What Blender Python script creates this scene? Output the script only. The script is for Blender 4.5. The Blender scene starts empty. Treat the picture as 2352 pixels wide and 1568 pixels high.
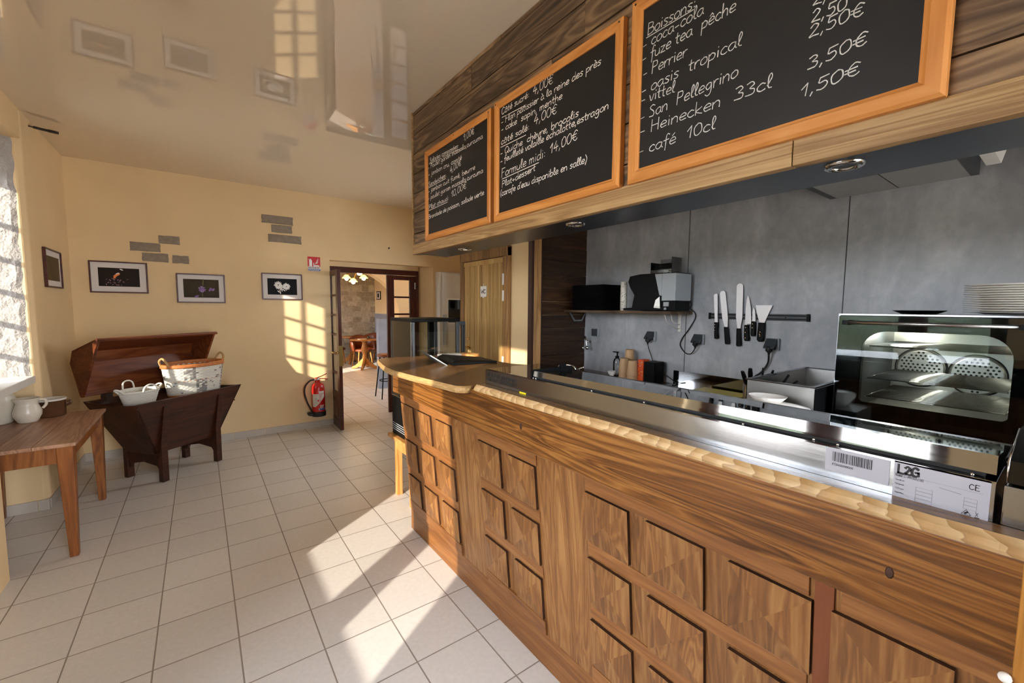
import bpy, bmesh, math, random
from mathutils import Vector, Matrix, noise as mnoise

random.seed(7)
SC = bpy.context.scene
COL = SC.collection
PI = math.pi

# ------------------------------------------------------------------ camera
YAW, PITCH, ROLL, FPX = math.radians(36.5076), math.radians(4.6339), math.radians(0.4491), 969.835
def camera_axes():
    cy, sy, cp, sp = math.cos(YAW), math.sin(YAW), math.cos(PITCH), math.sin(PITCH)
    f = Vector((sy * cp, cy * cp, -sp))
    r = Vector((cy, -sy, 0))
    u = r.cross(f)
    c, s = math.cos(ROLL), math.sin(ROLL)
    return c * r + s * u, -s * r + c * u, f
r_, u_, f_ = camera_axes()
cam_data = bpy.data.cameras.new('camera')
cam_data.sensor_width = 36
cam_data.lens = FPX * 36 / 2352
cam_data.clip_start = 0.02
cam = bpy.data.objects.new('camera', cam_data)
cam.matrix_world = Matrix((
    (r_.x, u_.x, -f_.x, 0), (r_.y, u_.y, -f_.y, 0), (r_.z, u_.z, -f_.z, 1.6), (0, 0, 0, 1)))
COL.objects.link(cam)
SC.camera = cam

# ------------------------------------------------------------------ exposure, sky, sun
SC.view_settings.view_transform = 'Standard'
SC.view_settings.look = 'None'
SC.view_settings.gamma = 1.0
SC.view_settings.use_curve_mapping = False
SC.view_settings.exposure = 1.0
SC.cycles.use_denoising = True
SC.cycles.max_bounces = 10
SC.cycles.diffuse_bounces = 6
SC.cycles.glossy_bounces = 5
SC.cycles.transparent_max_bounces = 16
SC.cycles.caustics_reflective = False
SC.cycles.caustics_refractive = False
SC.cycles.sample_clamp_indirect = 6.0

SUN_AZ, SUN_TAN = math.radians(57.0), 0.30
SKY_STRENGTH, SUN_STRENGTH = 13.0, 6.6
w = bpy.data.worlds.new('sky'); SC.world = w; w.use_nodes = True
nt = w.node_tree; nt.nodes.clear()
bg = nt.nodes.new('ShaderNodeBackground'); bg.inputs['Strength'].default_value = SKY_STRENGTH
wo = nt.nodes.new('ShaderNodeOutputWorld')
bg.inputs['Color'].default_value = (0.88, 0.93, 1.0, 1)   # even bright haze
nt.links.new(bg.outputs[0], wo.inputs[0])

sd = Vector((math.sin(SUN_AZ), math.cos(SUN_AZ), -SUN_TAN)).normalized()
sun_data = bpy.data.lights.new('sun', 'SUN'); sun_data.energy = SUN_STRENGTH
sun_data.color = (1.0, 0.90, 0.76); sun_data.angle = math.radians(0.6)
sun = bpy.data.objects.new('sun', sun_data); COL.objects.link(sun)
sun.rotation_euler = sd.to_track_quat('-Z', 'Y').to_euler(); sun.location = (-8, -6, 6)

def portal(name, loc, direction, sx, sy):
    l = bpy.data.lights.new(name, 'AREA'); l.shape = 'RECTANGLE'; l.size = sx; l.size_y = sy
    l.cycles.is_portal = True
    o = bpy.data.objects.new(name, l); COL.objects.link(o)
    o.location = loc; o.rotation_euler = Vector(direction).to_track_quat('-Z', 'Z').to_euler()
portal('sky_portal_window', (-1.50, 4.15, 1.85), (1, 0, 0), 1.2, 1.9)
portal('sky_portal_french_door', (-1.50, 1.2, 1.35), (1, 0, 0), 1.6, 2.6)
portal('sky_portal_added_dining', (-1.5, 10.9, 1.65), (1, 0, 0), 1.9, 1.4)
portal('sky_portal_added_corridor', (3.82, 4.85, 1.9), (-1, 0, 0), 1.0, .9)
portal('sky_portal_added_rear', (1.55, -2.62, 1.45), (0, 1, 0), 2.6, 2.9)

# ------------------------------------------------------------------ materials
def lin(c):
    if isinstance(c, str):
        c = c.lstrip('#'); c = tuple(int(c[i:i + 2], 16) / 255 for i in (0, 2, 4))
    return tuple((x / 12.92 if x <= 0.04045 else ((x + 0.055) / 1.055) ** 2.4) for x in c) + (1.0,)

def new_mat(name):
    m = bpy.data.materials.new(name); m.use_nodes = True
    n = m.node_tree.nodes; n.clear()
    out = n.new('ShaderNodeOutputMaterial'); b = n.new('ShaderNodeBsdfPrincipled')
    m.node_tree.links.new(b.outputs[0], out.inputs[0])
    return m, m.node_tree, b

def ramp(nt, stops):
    r = nt.nodes.new('ShaderNodeValToRGB'); e = r.color_ramp.elements
    while len(e) < len(stops): e.new(0.5)
    for el, (p, c) in zip(e, stops): el.position = p; el.color = lin(c)
    return r

def plain(name, color, rough=0.5, metal=0.0, bump=0.0, bscale=60, var=0.0, vscale=6, spec=0.5, coat=0.0):
    m, nt, b = new_mat(name); L = nt.links
    b.inputs['Base Color'].default_value = lin(color)
    b.inputs['Roughness'].default_value = rough
    b.inputs['Metallic'].default_value = metal
    b.inputs['Specular IOR Level'].default_value = spec
    b.inputs['Coat Weight'].default_value = coat
    if var or bump:
        tc = nt.nodes.new('ShaderNodeTexCoord')
    if var:
        n = nt.nodes.new('ShaderNodeTexNoise'); n.inputs['Scale'].default_value = vscale; n.inputs['Detail'].default_value = 5
        L.new(tc.outputs['Object'], n.inputs['Vector'])
        h = nt.nodes.new('ShaderNodeHueSaturation'); h.inputs['Color'].default_value = lin(color)
        mr = nt.nodes.new('ShaderNodeMapRange'); mr.inputs[1].default_value = 0.3; mr.inputs[2].default_value = 0.7
        mr.inputs[3].default_value = 1 - var; mr.inputs[4].default_value = 1 + var
        L.new(n.outputs[0], mr.inputs[0]); L.new(mr.outputs[0], h.inputs['Value']); L.new(h.outputs[0], b.inputs['Base Color'])
    if bump:
        n2 = nt.nodes.new('ShaderNodeTexNoise'); n2.inputs['Scale'].default_value = bscale; n2.inputs['Detail'].default_value = 4
        L.new(tc.outputs['Object'], n2.inputs['Vector'])
        bp = nt.nodes.new('ShaderNodeBump'); bp.inputs['Strength'].default_value = bump; bp.inputs['Distance'].default_value = 0.01
        L.new(n2.outputs[0], bp.inputs['Height']); L.new(bp.outputs[0], b.inputs['Normal'])
    return m

def wood(name, dark, mid, light, axis='Y', scale=9.0, stretch=14.0, rough=0.45, bump=0.15, ring=0.5, pv=0.18, coat=0.0, spec=0.4):
    """board wood: fibres along `axis`, growth-ring figure, each face group shifted by its own 'pv' value"""
    m, nt, b = new_mat(name); L = nt.links; N = nt.nodes
    tc = N.new('ShaderNodeTexCoord'); at = N.new('ShaderNodeAttribute'); at.attribute_name = 'pv'
    sc = N.new('ShaderNodeVectorMath'); sc.operation = 'SCALE'; sc.inputs[0].default_value = (3.1, 7.7, 5.3)
    L.new(at.outputs['Fac'], sc.inputs['Scale'])
    ad = N.new('ShaderNodeVectorMath'); ad.operation = 'ADD'
    L.new(tc.outputs['Object'], ad.inputs[0]); L.new(sc.outputs[0], ad.inputs[1])
    mp = N.new('ShaderNodeMapping'); s = [scale] * 3; s['XYZ'.index(axis)] = scale / stretch
    mp.inputs['Scale'].default_value = s; L.new(ad.outputs[0], mp.inputs['Vector'])
    big = N.new('ShaderNodeTexNoise'); big.inputs['Scale'].default_value = 0.9; big.inputs['Detail'].default_value = 3; big.inputs['Distortion'].default_value = 0.8
    L.new(mp.outputs[0], big.inputs['Vector'])
    fine = N.new('ShaderNodeTexNoise'); fine.inputs['Scale'].default_value = 7; fine.inputs['Detail'].default_value = 7; fine.inputs['Roughness'].default_value = 0.65
    L.new(mp.outputs[0], fine.inputs['Vector'])
    # rings: saw through the big field
    mul = N.new('ShaderNodeMath'); mul.operation = 'MULTIPLY'; mul.inputs[1].default_value = 16
    L.new(big.outputs[0], mul.inputs[0])
    pp = N.new('ShaderNodeMath'); pp.operation = 'PINGPONG'; pp.inputs[1].default_value = 1.0
    L.new(mul.outputs[0], pp.inputs[0])
    mx = N.new('ShaderNodeMix'); mx.data_type = 'FLOAT'; mx.inputs[0].default_value = ring
    L.new(fine.outputs[0], mx.inputs[2]); L.new(pp.outputs[0], mx.inputs[3])
    mx2 = N.new('ShaderNodeMix'); mx2.data_type = 'FLOAT'; mx2.inputs[0].default_value = 0.45
    L.new(mx.outputs[0], mx2.inputs[2]); L.new(big.outputs[0], mx2.inputs[3])
    r = ramp(nt, [(0.28, dark), (0.5, mid), (0.74, light)]); L.new(mx2.outputs[0], r.inputs[0])
    hs = N.new('ShaderNodeHueSaturation'); L.new(r.outputs[0], hs.inputs['Color'])
    mr = N.new('ShaderNodeMapRange'); mr.inputs[3].default_value = 1 - pv; mr.inputs[4].default_value = 1 + pv
    L.new(at.outputs['Fac'], mr.inputs[0]); L.new(mr.outputs[0], hs.inputs['Value'])
    L.new(hs.outputs[0], b.inputs['Base Color'])
    b.inputs['Roughness'].default_value = rough; b.inputs['Coat Weight'].default_value = coat; b.inputs['Coat Roughness'].default_value = 0.25
    b.inputs['Specular IOR Level'].default_value = spec
    bp = N.new('ShaderNodeBump'); bp.inputs['Strength'].default_value = bump; bp.inputs['Distance'].default_value = 0.004
    L.new(mx.outputs[0], bp.inputs['Height']); L.new(bp.outputs[0], b.inputs['Normal'])
    return m

def steel(name, color='#c8c8c6', rough=0.18, axis='Y', brush=0.06):
    m, nt, b = new_mat(name); L = nt.links; N = nt.nodes
    b.inputs['Base Color'].default_value = lin(color); b.inputs['Metallic'].default_value = 1.0
    tc = N.new('ShaderNodeTexCoord'); mp = N.new('ShaderNodeMapping')
    s = [220.0] * 3; s['XYZ'.index(axis)] = 2.0; mp.inputs['Scale'].default_value = s
    n = N.new('ShaderNodeTexNoise'); n.inputs['Scale'].default_value = 1; n.inputs['Detail'].default_value = 3
    L.new(tc.outputs['Object'], mp.inputs[0]); L.new(mp.outputs[0], n.inputs['Vector'])
    mr = N.new('ShaderNodeMapRange'); mr.inputs[3].default_value = max(0.02, rough - brush); mr.inputs[4].default_value = rough + brush
    L.new(n.outputs[0], mr.inputs[0]); L.new(mr.outputs[0], b.inputs['Roughness'])
    return m

def thin_glass(name, tint=(1, 1, 1), refl=0.09, rough=0.0):
    m = bpy.data.materials.new(name); m.use_nodes = True; nt = m.node_tree; nt.nodes.clear(); N = nt.nodes; L = nt.links
    out = N.new('ShaderNodeOutputMaterial'); mix = N.new('ShaderNodeMixShader')
    tr = N.new('ShaderNodeBsdfTransparent'); tr.inputs[0].default_value = (*tint, 1)
    gl = N.new('ShaderNodeBsdfGlossy'); gl.inputs['Roughness'].default_value = rough
    fr = N.new('ShaderNodeFresnel'); fr.inputs[0].default_value = 1.5
    ma = N.new('ShaderNodeMath'); ma.operation = 'MULTIPLY'; ma.inputs[1].default_value = refl / 0.04
    ma.use_clamp = True
    L.new(fr.outputs[0], ma.inputs[0]); L.new(ma.outputs[0], mix.inputs[0])
    L.new(tr.outputs[0], mix.inputs[1]); L.new(gl.outputs[0], mix.inputs[2]); L.new(mix.outputs[0], out.inputs[0])
    return m

def emissive(name, color, strength):
    m, nt, b = new_mat(name)
    b.inputs['Base Color'].default_value = lin(color)
    b.inputs['Emission Color'].default_value = lin(color); b.inputs['Emission Strength'].default_value = strength
    return m

def tile_floor(name):
    m, nt, b = new_mat(name); L = nt.links; N = nt.nodes
    T = 0.3189; X0, Y0 = 0.0898, 2.3196
    tc = N.new('ShaderNodeTexCoord'); mp = N.new('ShaderNodeMapping'); mp.vector_type = 'TEXTURE'
    mp.inputs['Location'].default_value = (X0, Y0, 0); mp.inputs['Scale'].default_value = (T, T, 1)
    L.new(tc.outputs['Object'], mp.inputs[0])
    sep = N.new('ShaderNodeSeparateXYZ'); L.new(mp.outputs[0], sep.inputs[0])
    def edge(sock):
        f = N.new('ShaderNodeMath'); f.operation = 'FRACT'; L.new(sock, f.inputs[0])
        s = N.new('ShaderNodeMath'); s.operation = 'SUBTRACT'; s.inputs[1].default_value = 0.5; L.new(f.outputs[0], s.inputs[0])
        a = N.new('ShaderNodeMath'); a.operation = 'ABSOLUTE'; L.new(s.outputs[0], a.inputs[0]); return a.outputs[0]
    mxm = N.new('ShaderNodeMath'); mxm.operation = 'MAXIMUM'; L.new(edge(sep.outputs[0]), mxm.inputs[0]); L.new(edge(sep.outputs[1]), mxm.inputs[1])
    g = N.new('ShaderNodeMapRange'); g.inputs[1].default_value = 0.4885; g.inputs[2].default_value = 0.4925; L.new(mxm.outputs[0], g.inputs[0])
    fl = N.new('ShaderNodeVectorMath'); fl.operation = 'FLOOR'; L.new(mp.outputs[0], fl.inputs[0])
    wn = N.new('ShaderNodeTexWhiteNoise'); wn.noise_dimensions = '3D'; L.new(fl.outputs[0], wn.inputs['Vector'])
    n = N.new('ShaderNodeTexNoise'); n.inputs['Scale'].default_value = 45; n.inputs['Detail'].default_value = 6; L.new(tc.outputs['Object'], n.inputs['Vector'])
    r = ramp(nt, [(0.3, '#d6d3cf'), (0.7, '#dedbd7')]); L.new(n.outputs[0], r.inputs[0])
    hs = N.new('ShaderNodeHueSaturation'); L.new(r.outputs[0], hs.inputs['Color'])
    mr = N.new('ShaderNodeMapRange'); mr.inputs[3].default_value = 0.95; mr.inputs[4].default_value = 1.04; L.new(wn.outputs[0], mr.inputs[0]); L.new(mr.outputs[0], hs.inputs['Value'])
    mix = N.new('ShaderNodeMix'); mix.data_type = 'RGBA'; L.new(g.outputs[0], mix.inputs[0]); L.new(hs.outputs[0], mix.inputs[6]); mix.inputs[7].default_value = lin('#938a82')
    L.new(mix.outputs[2], b.inputs['Base Color'])
    rr = N.new('ShaderNodeMapRange'); rr.inputs[3].default_value = 0.36; rr.inputs[4].default_value = 0.85; L.new(g.outputs[0], rr.inputs[0]); L.new(rr.outputs[0], b.inputs['Roughness'])
    inv = N.new('ShaderNodeMath'); inv.operation = 'SUBTRACT'; inv.inputs[0].default_value = 1; L.new(g.outputs[0], inv.inputs[1])
    bp = N.new('ShaderNodeBump'); bp.inputs['Strength'].default_value = 0.4; bp.inputs['Distance'].default_value = 0.003
    L.new(inv.outputs[0], bp.inputs['Height']); L.new(bp.outputs[0], b.inputs['Normal'])
    return m

def slate_panel(name):
    """grey stone-look laminate with vertical cloudy veins"""
    m, nt, b = new_mat(name); L = nt.links; N = nt.nodes
    tc = N.new('ShaderNodeTexCoord'); mp = N.new('ShaderNodeMapping'); mp.inputs['Scale'].default_value = (1, 2.2, 0.8); L.new(tc.outputs['Object'], mp.inputs[0])
    n1 = N.new('ShaderNodeTexNoise'); n1.inputs['Scale'].default_value = 2.0; n1.inputs['Detail'].default_value = 9; n1.inputs['Roughness'].default_value = 0.62; n1.inputs['Distortion'].default_value = 0.9
    L.new(mp.outputs[0], n1.inputs['Vector'])
    n2 = N.new('ShaderNodeTexNoise'); n2.inputs['Scale'].default_value = 22; n2.inputs['Detail'].default_value = 6; L.new(tc.outputs['Object'], n2.inputs['Vector'])
    mx = N.new('ShaderNodeMix'); mx.data_type = 'FLOAT'; mx.inputs[0].default_value = 0.25; L.new(n1.outputs[0], mx.inputs[2]); L.new(n2.outputs[0], mx.inputs[3])
    r = ramp(nt, [(0.32, '#96999e'), (0.52, '#adb0b4'), (0.7, '#c6c8cc')]); L.new(mx.outputs[0], r.inputs[0]); L.new(r.outputs[0], b.inputs['Base Color'])
    b.inputs['Roughness'].default_value = 0.42
    bp = N.new('ShaderNodeBump'); bp.inputs['Strength'].default_value = 0.12; bp.inputs['Distance'].default_value = 0.01; L.new(mx.outputs[0], bp.inputs['Height']); L.new(bp.outputs[0], b.inputs['Normal'])
    return m

def chipped(name):
    """pale debarked edge with overlapping drawknife scallops"""
    m, nt, b = new_mat(name); L = nt.links; N = nt.nodes
    tc = N.new('ShaderNodeTexCoord'); mp = N.new('ShaderNodeMapping'); mp.inputs['Scale'].default_value = (6, 4.2, 14); L.new(tc.outputs['Object'], mp.inputs[0])
    vo = N.new('ShaderNodeTexWave'); vo.wave_type = 'BANDS'; vo.bands_direction = 'Y'; vo.wave_profile = 'SAW'; vo.inputs['Scale'].default_value = 1.5; vo.inputs['Distortion'].default_value = 8.0; vo.inputs['Detail'].default_value = 2.0; vo.inputs['Detail Scale'].default_value = 1.4
    L.new(mp.outputs[0], vo.inputs['Vector'])
    r = ramp(nt, [(0.0, '#8f6d44'), (0.07, '#cbad80'), (0.6, '#b89565'), (1.0, '#a88354')]); L.new(vo.outputs['Fac'], r.inputs[0])
    n2 = N.new('ShaderNodeTexNoise'); n2.inputs['Scale'].default_value = 30; n2.inputs['Detail'].default_value = 5; L.new(tc.outputs['Object'], n2.inputs['Vector'])
    hs = N.new('ShaderNodeHueSaturation'); mr = N.new('ShaderNodeMapRange'); mr.inputs[3].default_value = 0.72; mr.inputs[4].default_value = 1.22; L.new(n2.outputs[0], mr.inputs[0]); L.new(mr.outputs[0], hs.inputs['Value'])
    L.new(r.outputs[0], hs.inputs['Color']); L.new(hs.outputs[0], b.inputs['Base Color']); b.inputs['Roughness'].default_value = 0.5
    bp = N.new('ShaderNodeBump'); bp.inputs['Strength'].default_value = 0.6; bp.inputs['Distance'].default_value = 0.006; L.new(vo.outputs['Fac'], bp.inputs['Height']); L.new(bp.outputs[0], b.inputs['Normal'])
    return m

def rubble(name, c1, c2, joint, scale=3.2):
    m, nt, b = new_mat(name); L = nt.links; N = nt.nodes
    tc = N.new('ShaderNodeTexCoord')
    mp = N.new('ShaderNodeMapping'); mp.inputs['Rotation'].default_value = (PI / 2, 0, 0); L.new(tc.outputs['Object'], mp.inputs[0])
    nz = N.new('ShaderNodeTexNoise'); nz.inputs['Scale'].default_value = 5; L.new(tc.outputs['Object'], nz.inputs['Vector'])
    mixv = N.new('ShaderNodeMix'); mixv.data_type = 'RGBA'; mixv.inputs[0].default_value = 0.13; L.new(mp.outputs[0], mixv.inputs[6]); L.new(nz.outputs[1], mixv.inputs[7])
    br = N.new('ShaderNodeTexBrick'); br.inputs['Scale'].default_value = scale; br.inputs['Mortar Size'].default_value = 0.02; br.inputs['Mortar Smooth'].default_value = 0.4
    br.inputs['Brick Width'].default_value = 0.7; br.inputs['Row Height'].default_value = 0.42; br.inputs['Bias'].default_value = 0.1
    br.inputs['Color1'].default_value = lin(c1); br.inputs['Color2'].default_value = lin(c2); br.inputs['Mortar'].default_value = lin(joint)
    L.new(mixv.outputs[2], br.inputs['Vector'])
    n = N.new('ShaderNodeTexNoise'); n.inputs['Scale'].default_value = 14; n.inputs['Detail'].default_value = 8; L.new(tc.outputs['Object'], n.inputs['Vector'])
    hs = N.new('ShaderNodeHueSaturation'); mr = N.new('ShaderNodeMapRange'); mr.inputs[3].default_value = 0.6; mr.inputs[4].default_value = 1.35
    L.new(n.outputs[0], mr.inputs[0]); L.new(mr.outputs[0], hs.inputs['Value']); L.new(br.outputs[0], hs.inputs['Color']); L.new(hs.outputs[0], b.inputs['Base Color'])
    b.inputs['Roughness'].default_value = 0.9
    ad = N.new('ShaderNodeMath'); ad.operation = 'SUBTRACT'; L.new(n.outputs[0], ad.inputs[0]); L.new(br.outputs[1], ad.inputs[1])
    bp = N.new('ShaderNodeBump'); bp.inputs['Strength'].default_value = 0.9; bp.inputs['Distance'].default_value = 0.03; L.new(ad.outputs[0], bp.inputs['Height']); L.new(bp.outputs[0], b.inputs['Normal'])
    return m

M = {}
M['wall'] = plain('cream_plaster', '#e4c899', 0.75, bump=0.12, bscale=35, var=0.04, vscale=2)
M['ceiling'] = plain('glossy_stretch_ceiling', '#dccfba', 0.004, spec=0.75)
M['ceiling'].node_tree.nodes['Principled BSDF'].inputs['IOR'].default_value = 1.85
M['floor'] = tile_floor('beige_floor_tiles')
M['skirt'] = plain('tile_skirting', '#b9b0a4', 0.4, var=0.04)
M['slate_panel'] = slate_panel('grey_stone_panel')
M['seam'] = plain('panel_joint', '#3c3d40', 0.6)
M['stone_ext'] = plain('pale_rough_stone', '#b0aba6', 0.9, bump=0.9, bscale=70, var=0.12, vscale=30)
M['stone_grey'] = plain('grey_facing_stone', '#8f8272', 0.9, bump=0.8, bscale=60, var=0.15, vscale=25)
M['rubble'] = rubble('rubble_stone_wall', '#c9c3b6', '#9b9384', '#c4bdae')
M['counter'] = wood('oak_stained_brown', '#56351a', '#7a5029', '#9a7040', axis='Z', scale=13, stretch=14, rough=0.42, bump=0.10, ring=0.38, pv=0.10)
M['counter_rail'] = wood('oak_rail_brown', '#5f3a1f', '#805229', '#9b6b3d', axis='Y', scale=14, stretch=18, rough=0.42, bump=0.15, ring=0.3, pv=0.08)
M['block_side'] = wood('side_shade_and_knot', '#2a150b', '#3a2012', '#4a2b18', axis='Y', rough=0.6)  # square sides carry their shade in this colour; knots are dark wood
M['fascia'] = wood('reddish_brown_plank', '#3f240e', '#70451c', '#9a6a33', axis='Y', scale=20, stretch=20, rough=0.34, bump=0.10, ring=0.5, pv=0.05)
M['post_red'] = wood('dark_red_post', '#45210f', '#6b381c', '#7d4624', axis='Z', rough=0.42)
M['slab'] = wood('varnished_slab', '#523a21', '#70502e', '#8a683c', axis='Y', scale=7, stretch=7, rough=0.25, bump=0.05, ring=0.3, spec=0.5, pv=0.05)
M['bark'] = wood('debarked_live_edge', '#8c6a42', '#a98655', '#c2a06d', axis='Y', scale=20, stretch=4, rough=0.55, bump=0.35, ring=0.25, pv=0.1)
M['chipped'] = chipped('knife_chipped_edge')
M['orange_post'] = wood('honey_post', '#8a5a22', '#b27a35', '#c6904a', axis='Z', rough=0.35)
M['plank'] = wood('aged_brown_plank', '#38291a', '#67503a', '#937857', axis='Y', scale=9, stretch=9, rough=0.6, bump=0.3, ring=0.5, pv=0.34)
M['batten'] = wood('brushed_pine_batten', '#7a5a36', '#9b7a50', '#b59668', axis='Y', scale=22, stretch=36, rough=0.55, bump=0.4, ring=0.55, pv=0.08)
M['frame_orange'] = wood('honey_pine_frame', '#b06c30', '#c98541', '#d99a58', axis='Y', scale=10, stretch=14, rough=0.42, bump=0.05, ring=0.3, pv=0.08)
M['frame_orange_v'] = wood('honey_pine_frame_upright', '#b06c30', '#c98541', '#d99a58', axis='Z', scale=10, stretch=14, rough=0.42, bump=0.05, ring=0.3, pv=0.08)
M['slate'] = plain('chalkboard_slate', '#1d1b1b', 0.45, var=0.05, vscale=5, spec=0.3)
M['chalk'] = plain('white_chalk', '#f1ede6', 0.8)
M['chalk_thin'] = plain('thin_white_chalk', '#cfcfcd', 0.8)
M['soffit'] = plain('dark_grey_sheet', '#3b3f46', 0.3, metal=0.5)
M['chrome'] = plain('chrome', '#d6d6d4', 0.12, metal=1.0)
M['steel'] = steel('brushed_steel', '#a3a6aa')
M['steel_mirror'] = steel('polished_steel', '#a9acb0', 0.05, brush=0.02)
M['lid_glass'] = plain('dark_mirror_lid', '#8f9296', 0.03, metal=1.0)
M['steel_dull'] = steel('worn_steel', '#c0bfbb', 0.32)
M['black'] = plain('black_plastic', '#090a0b', 0.45, spec=0.12)
M['black_gloss'] = plain('black_gloss', '#08090a', 0.08)
M['black_matt'] = plain('black_matt', '#0e0e0e', 0.7, spec=0.15)
M['gap'] = plain('dark_gap', '#0b0b0c', 0.7)
M['darkgrey'] = plain('dark_grey_plastic', '#3d4247', 0.45)
M['midgrey'] = plain('grey_plastic', '#a9b0b5', 0.45)
M['white'] = plain('white_plastic', '#e8e6e0', 0.4)
M['offwhite'] = plain('white_painted_panel', '#d8d3c8', 0.5)
M['porcelain'] = plain('white_porcelain', '#efece5', 0.15)
M['cream_glaze'] = plain('cream_glazed_stoneware', '#d8cfbd', 0.3, var=0.06, vscale=12)
M['brown_glaze'] = plain('brown_salt_glaze', '#5a3b28', 0.25, var=0.2, vscale=10)
M['pot_in'] = plain('pale_glaze', '#cfcac0', 0.3)
M['red'] = plain('red_paint', '#c21f1c', 0.25, coat=0.4)
M['red_flat'] = plain('red_sign', '#c8202a', 0.5)
M['yellow'] = plain('yellow_sticker', '#e8dc1c', 0.5)
M['blue'] = plain('blue_print', '#2f4f9a', 0.5)
M['label'] = plain('silver_label', '#a6a6b0', 0.4, metal=0.0)
M['ink'] = plain('black_ink', '#17161a', 0.6)
M['ink_grey'] = plain('grey_ink', '#77767c', 0.6)
M['rubber'] = plain('black_rubber', '#161514', 0.55)
M['cardboard'] = plain('kraft_paper', '#c4a077', 0.7, var=0.04)
M['orange_card'] = plain('orange_card', '#d9531e', 0.5)
M['mahogany'] = wood('dark_mahogany_door', '#2c100a', '#461a10', '#5a2415', axis='Z', rough=0.28, bump=0.05, scale=12)
M['mahogany_h'] = wood('dark_mahogany_rail', '#2c100a', '#461a10', '#5a2415', axis='X', rough=0.28, bump=0.05, scale=12)
M['chest'] = wood('old_dark_walnut', '#1f0d07', '#36180c', '#4a2413', axis='X', rough=0.4, bump=0.12, scale=7)
M['lid'] = wood('old_brown_lid', '#482211', '#663217', '#7b4522', axis='X', rough=0.36, bump=0.1, scale=6, stretch=8)
M['table'] = wood('old_table_top', '#866250', '#a98268', '#bd987e', axis='Y', rough=0.38, bump=0.1, scale=7)
M['table_leg'] = wood('old_table_leg', '#5f3519', '#875024', '#a16836', axis='Z', rough=0.38, bump=0.12, scale=10, stretch=8)
M['stool'] = wood('pale_pine', '#a2692f', '#c58c4d', '#d6a264', axis='Z', rough=0.4)
M['wc'] = wood('slatted_ash_door', '#8b6a3a', '#b2915a', '#cdb07c', axis='Z', scale=12, stretch=22, rough=0.35, bump=0.15, ring=0.3, pv=0.14)
M['wc_frame'] = wood('brown_door_frame', '#5e4326', '#87633a', '#a07a4c', axis='Z', rough=0.45)
M['clad'] = wood('burnt_cladding', '#20140b', '#3b2616', '#573a22', axis='X', scale=9, stretch=12, rough=0.5, bump=0.3, ring=0.4, pv=0.3)
M['trim_dark'] = plain('dark_brown_trim', '#3a221a', 0.45)
M['trim_light'] = wood('light_wood_trim', '#8a6238', '#b58a58', '#c99f6c', axis='Z', rough=0.45)
M['glass'] = thin_glass('window_glass')
M['glass_case'] = thin_glass('display_glass', (0.93, 0.96, 0.95), 0.07)
M['glass_oven'] = thin_glass('oven_door_glass', (0.80, 0.83, 0.83), 0.04)
M['acrylic'] = thin_glass('clear_acrylic', (0.9, 0.92, 0.92), 0.10)
M['mount'] = plain('white_mount', '#d9d2cc', 0.7)
M['picture_frame'] = wood('reddish_picture_frame', '#2f130c', '#4d2014', '#5c2a1a', axis='X', rough=0.35)
M['iron'] = plain('wrought_iron', '#2e1f17', 0.5, bump=0.3)
M['brass'] = plain('brass', '#b99a5c', 0.25, metal=1.0)
M['wicker_white'] = plain('white_wicker', '#d9d6cc', 0.7)
M['wicker_grey'] = plain('dark_grey_wicker', '#8e8b88', 0.7)
M['wicker_orange'] = plain('honey_willow', '#b9713a', 0.5, var=0.15, vscale=30)
M['rope'] = plain('jute_rope', '#b58f5b', 0.85, bump=0.5, bscale=120)
M['linen'] = plain('white_napkin', '#ece8df', 0.8)
M['leather'] = plain('brown_leatherette', '#6e3418', 0.4)
M['oak_light'] = wood('golden_oak', '#8a5524', '#b27a3c', '#c8924f', axis='X', rough=0.3)
M['grey_board'] = plain('grey_blue_board', '#868c9a', 0.6, var=0.08, vscale=5)
M['lamp_shade'] = emissive('amber_lamp_shade', '#ffc46a', 1.6)
M['bulb'] = emissive('lit_bulb', '#ffe2a8', 45)
M['spot_bright'] = emissive('bright_spot_face', '#fff2dc', 5)  # brightness of the first spotlight face put in as emission
M['cutting_yellow'] = plain('yellow_cutting_board', '#d6c455', 0.45)
M['grass'] = plain('lawn', '#5f6650', 0.9, var=0.3, vscale=3)
M['ground'] = plain('pale_paving', '#b5aea4', 0.85, var=0.1, vscale=2)
M['hedge'] = plain('hedge_leaves', '#39422f', 0.8, var=0.5, vscale=8)
M['shutter'] = wood('closed_shutter', '#6d5436', '#8c6e49', '#a1835b', axis='Z', rough=0.6)
M['tin'] = plain('patterned_tin', '#e9e4d8', 0.4)
M['printdark'] = plain('photo_dark', '#231812', 0.5, spec=0.12, var=0.35, vscale=5)
M['printmoss'] = plain('photo_moss', '#3a301d', 0.5, spec=0.12, var=0.4, vscale=5)
M['printblack'] = plain('photo_black', '#0c0b0c', 0.5, spec=0.12)
M['printolive'] = plain('photo_olive', '#5b4a2c', 0.5, spec=0.12, var=0.3, vscale=4)
M['petal_white'] = plain('petal_white', '#e9e6df', 0.6)
M['petal_violet'] = plain('petal_violet', '#8e67a8', 0.6)
M['petal_pink'] = plain('petal_pink', '#8f6a70', 0.6)
M['petal_orange'] = plain('petal_orange', '#e8853f', 0.6)
M['stem_green'] = plain('stem_green', '#5e5a2d', 0.6)
M['knife'] = plain('blade_steel', '#e2e3e4', 0.38, metal=0.45)
M['enamel'] = plain('oven_cavity', '#b4b4ac', 0.3, metal=0.8)

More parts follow.
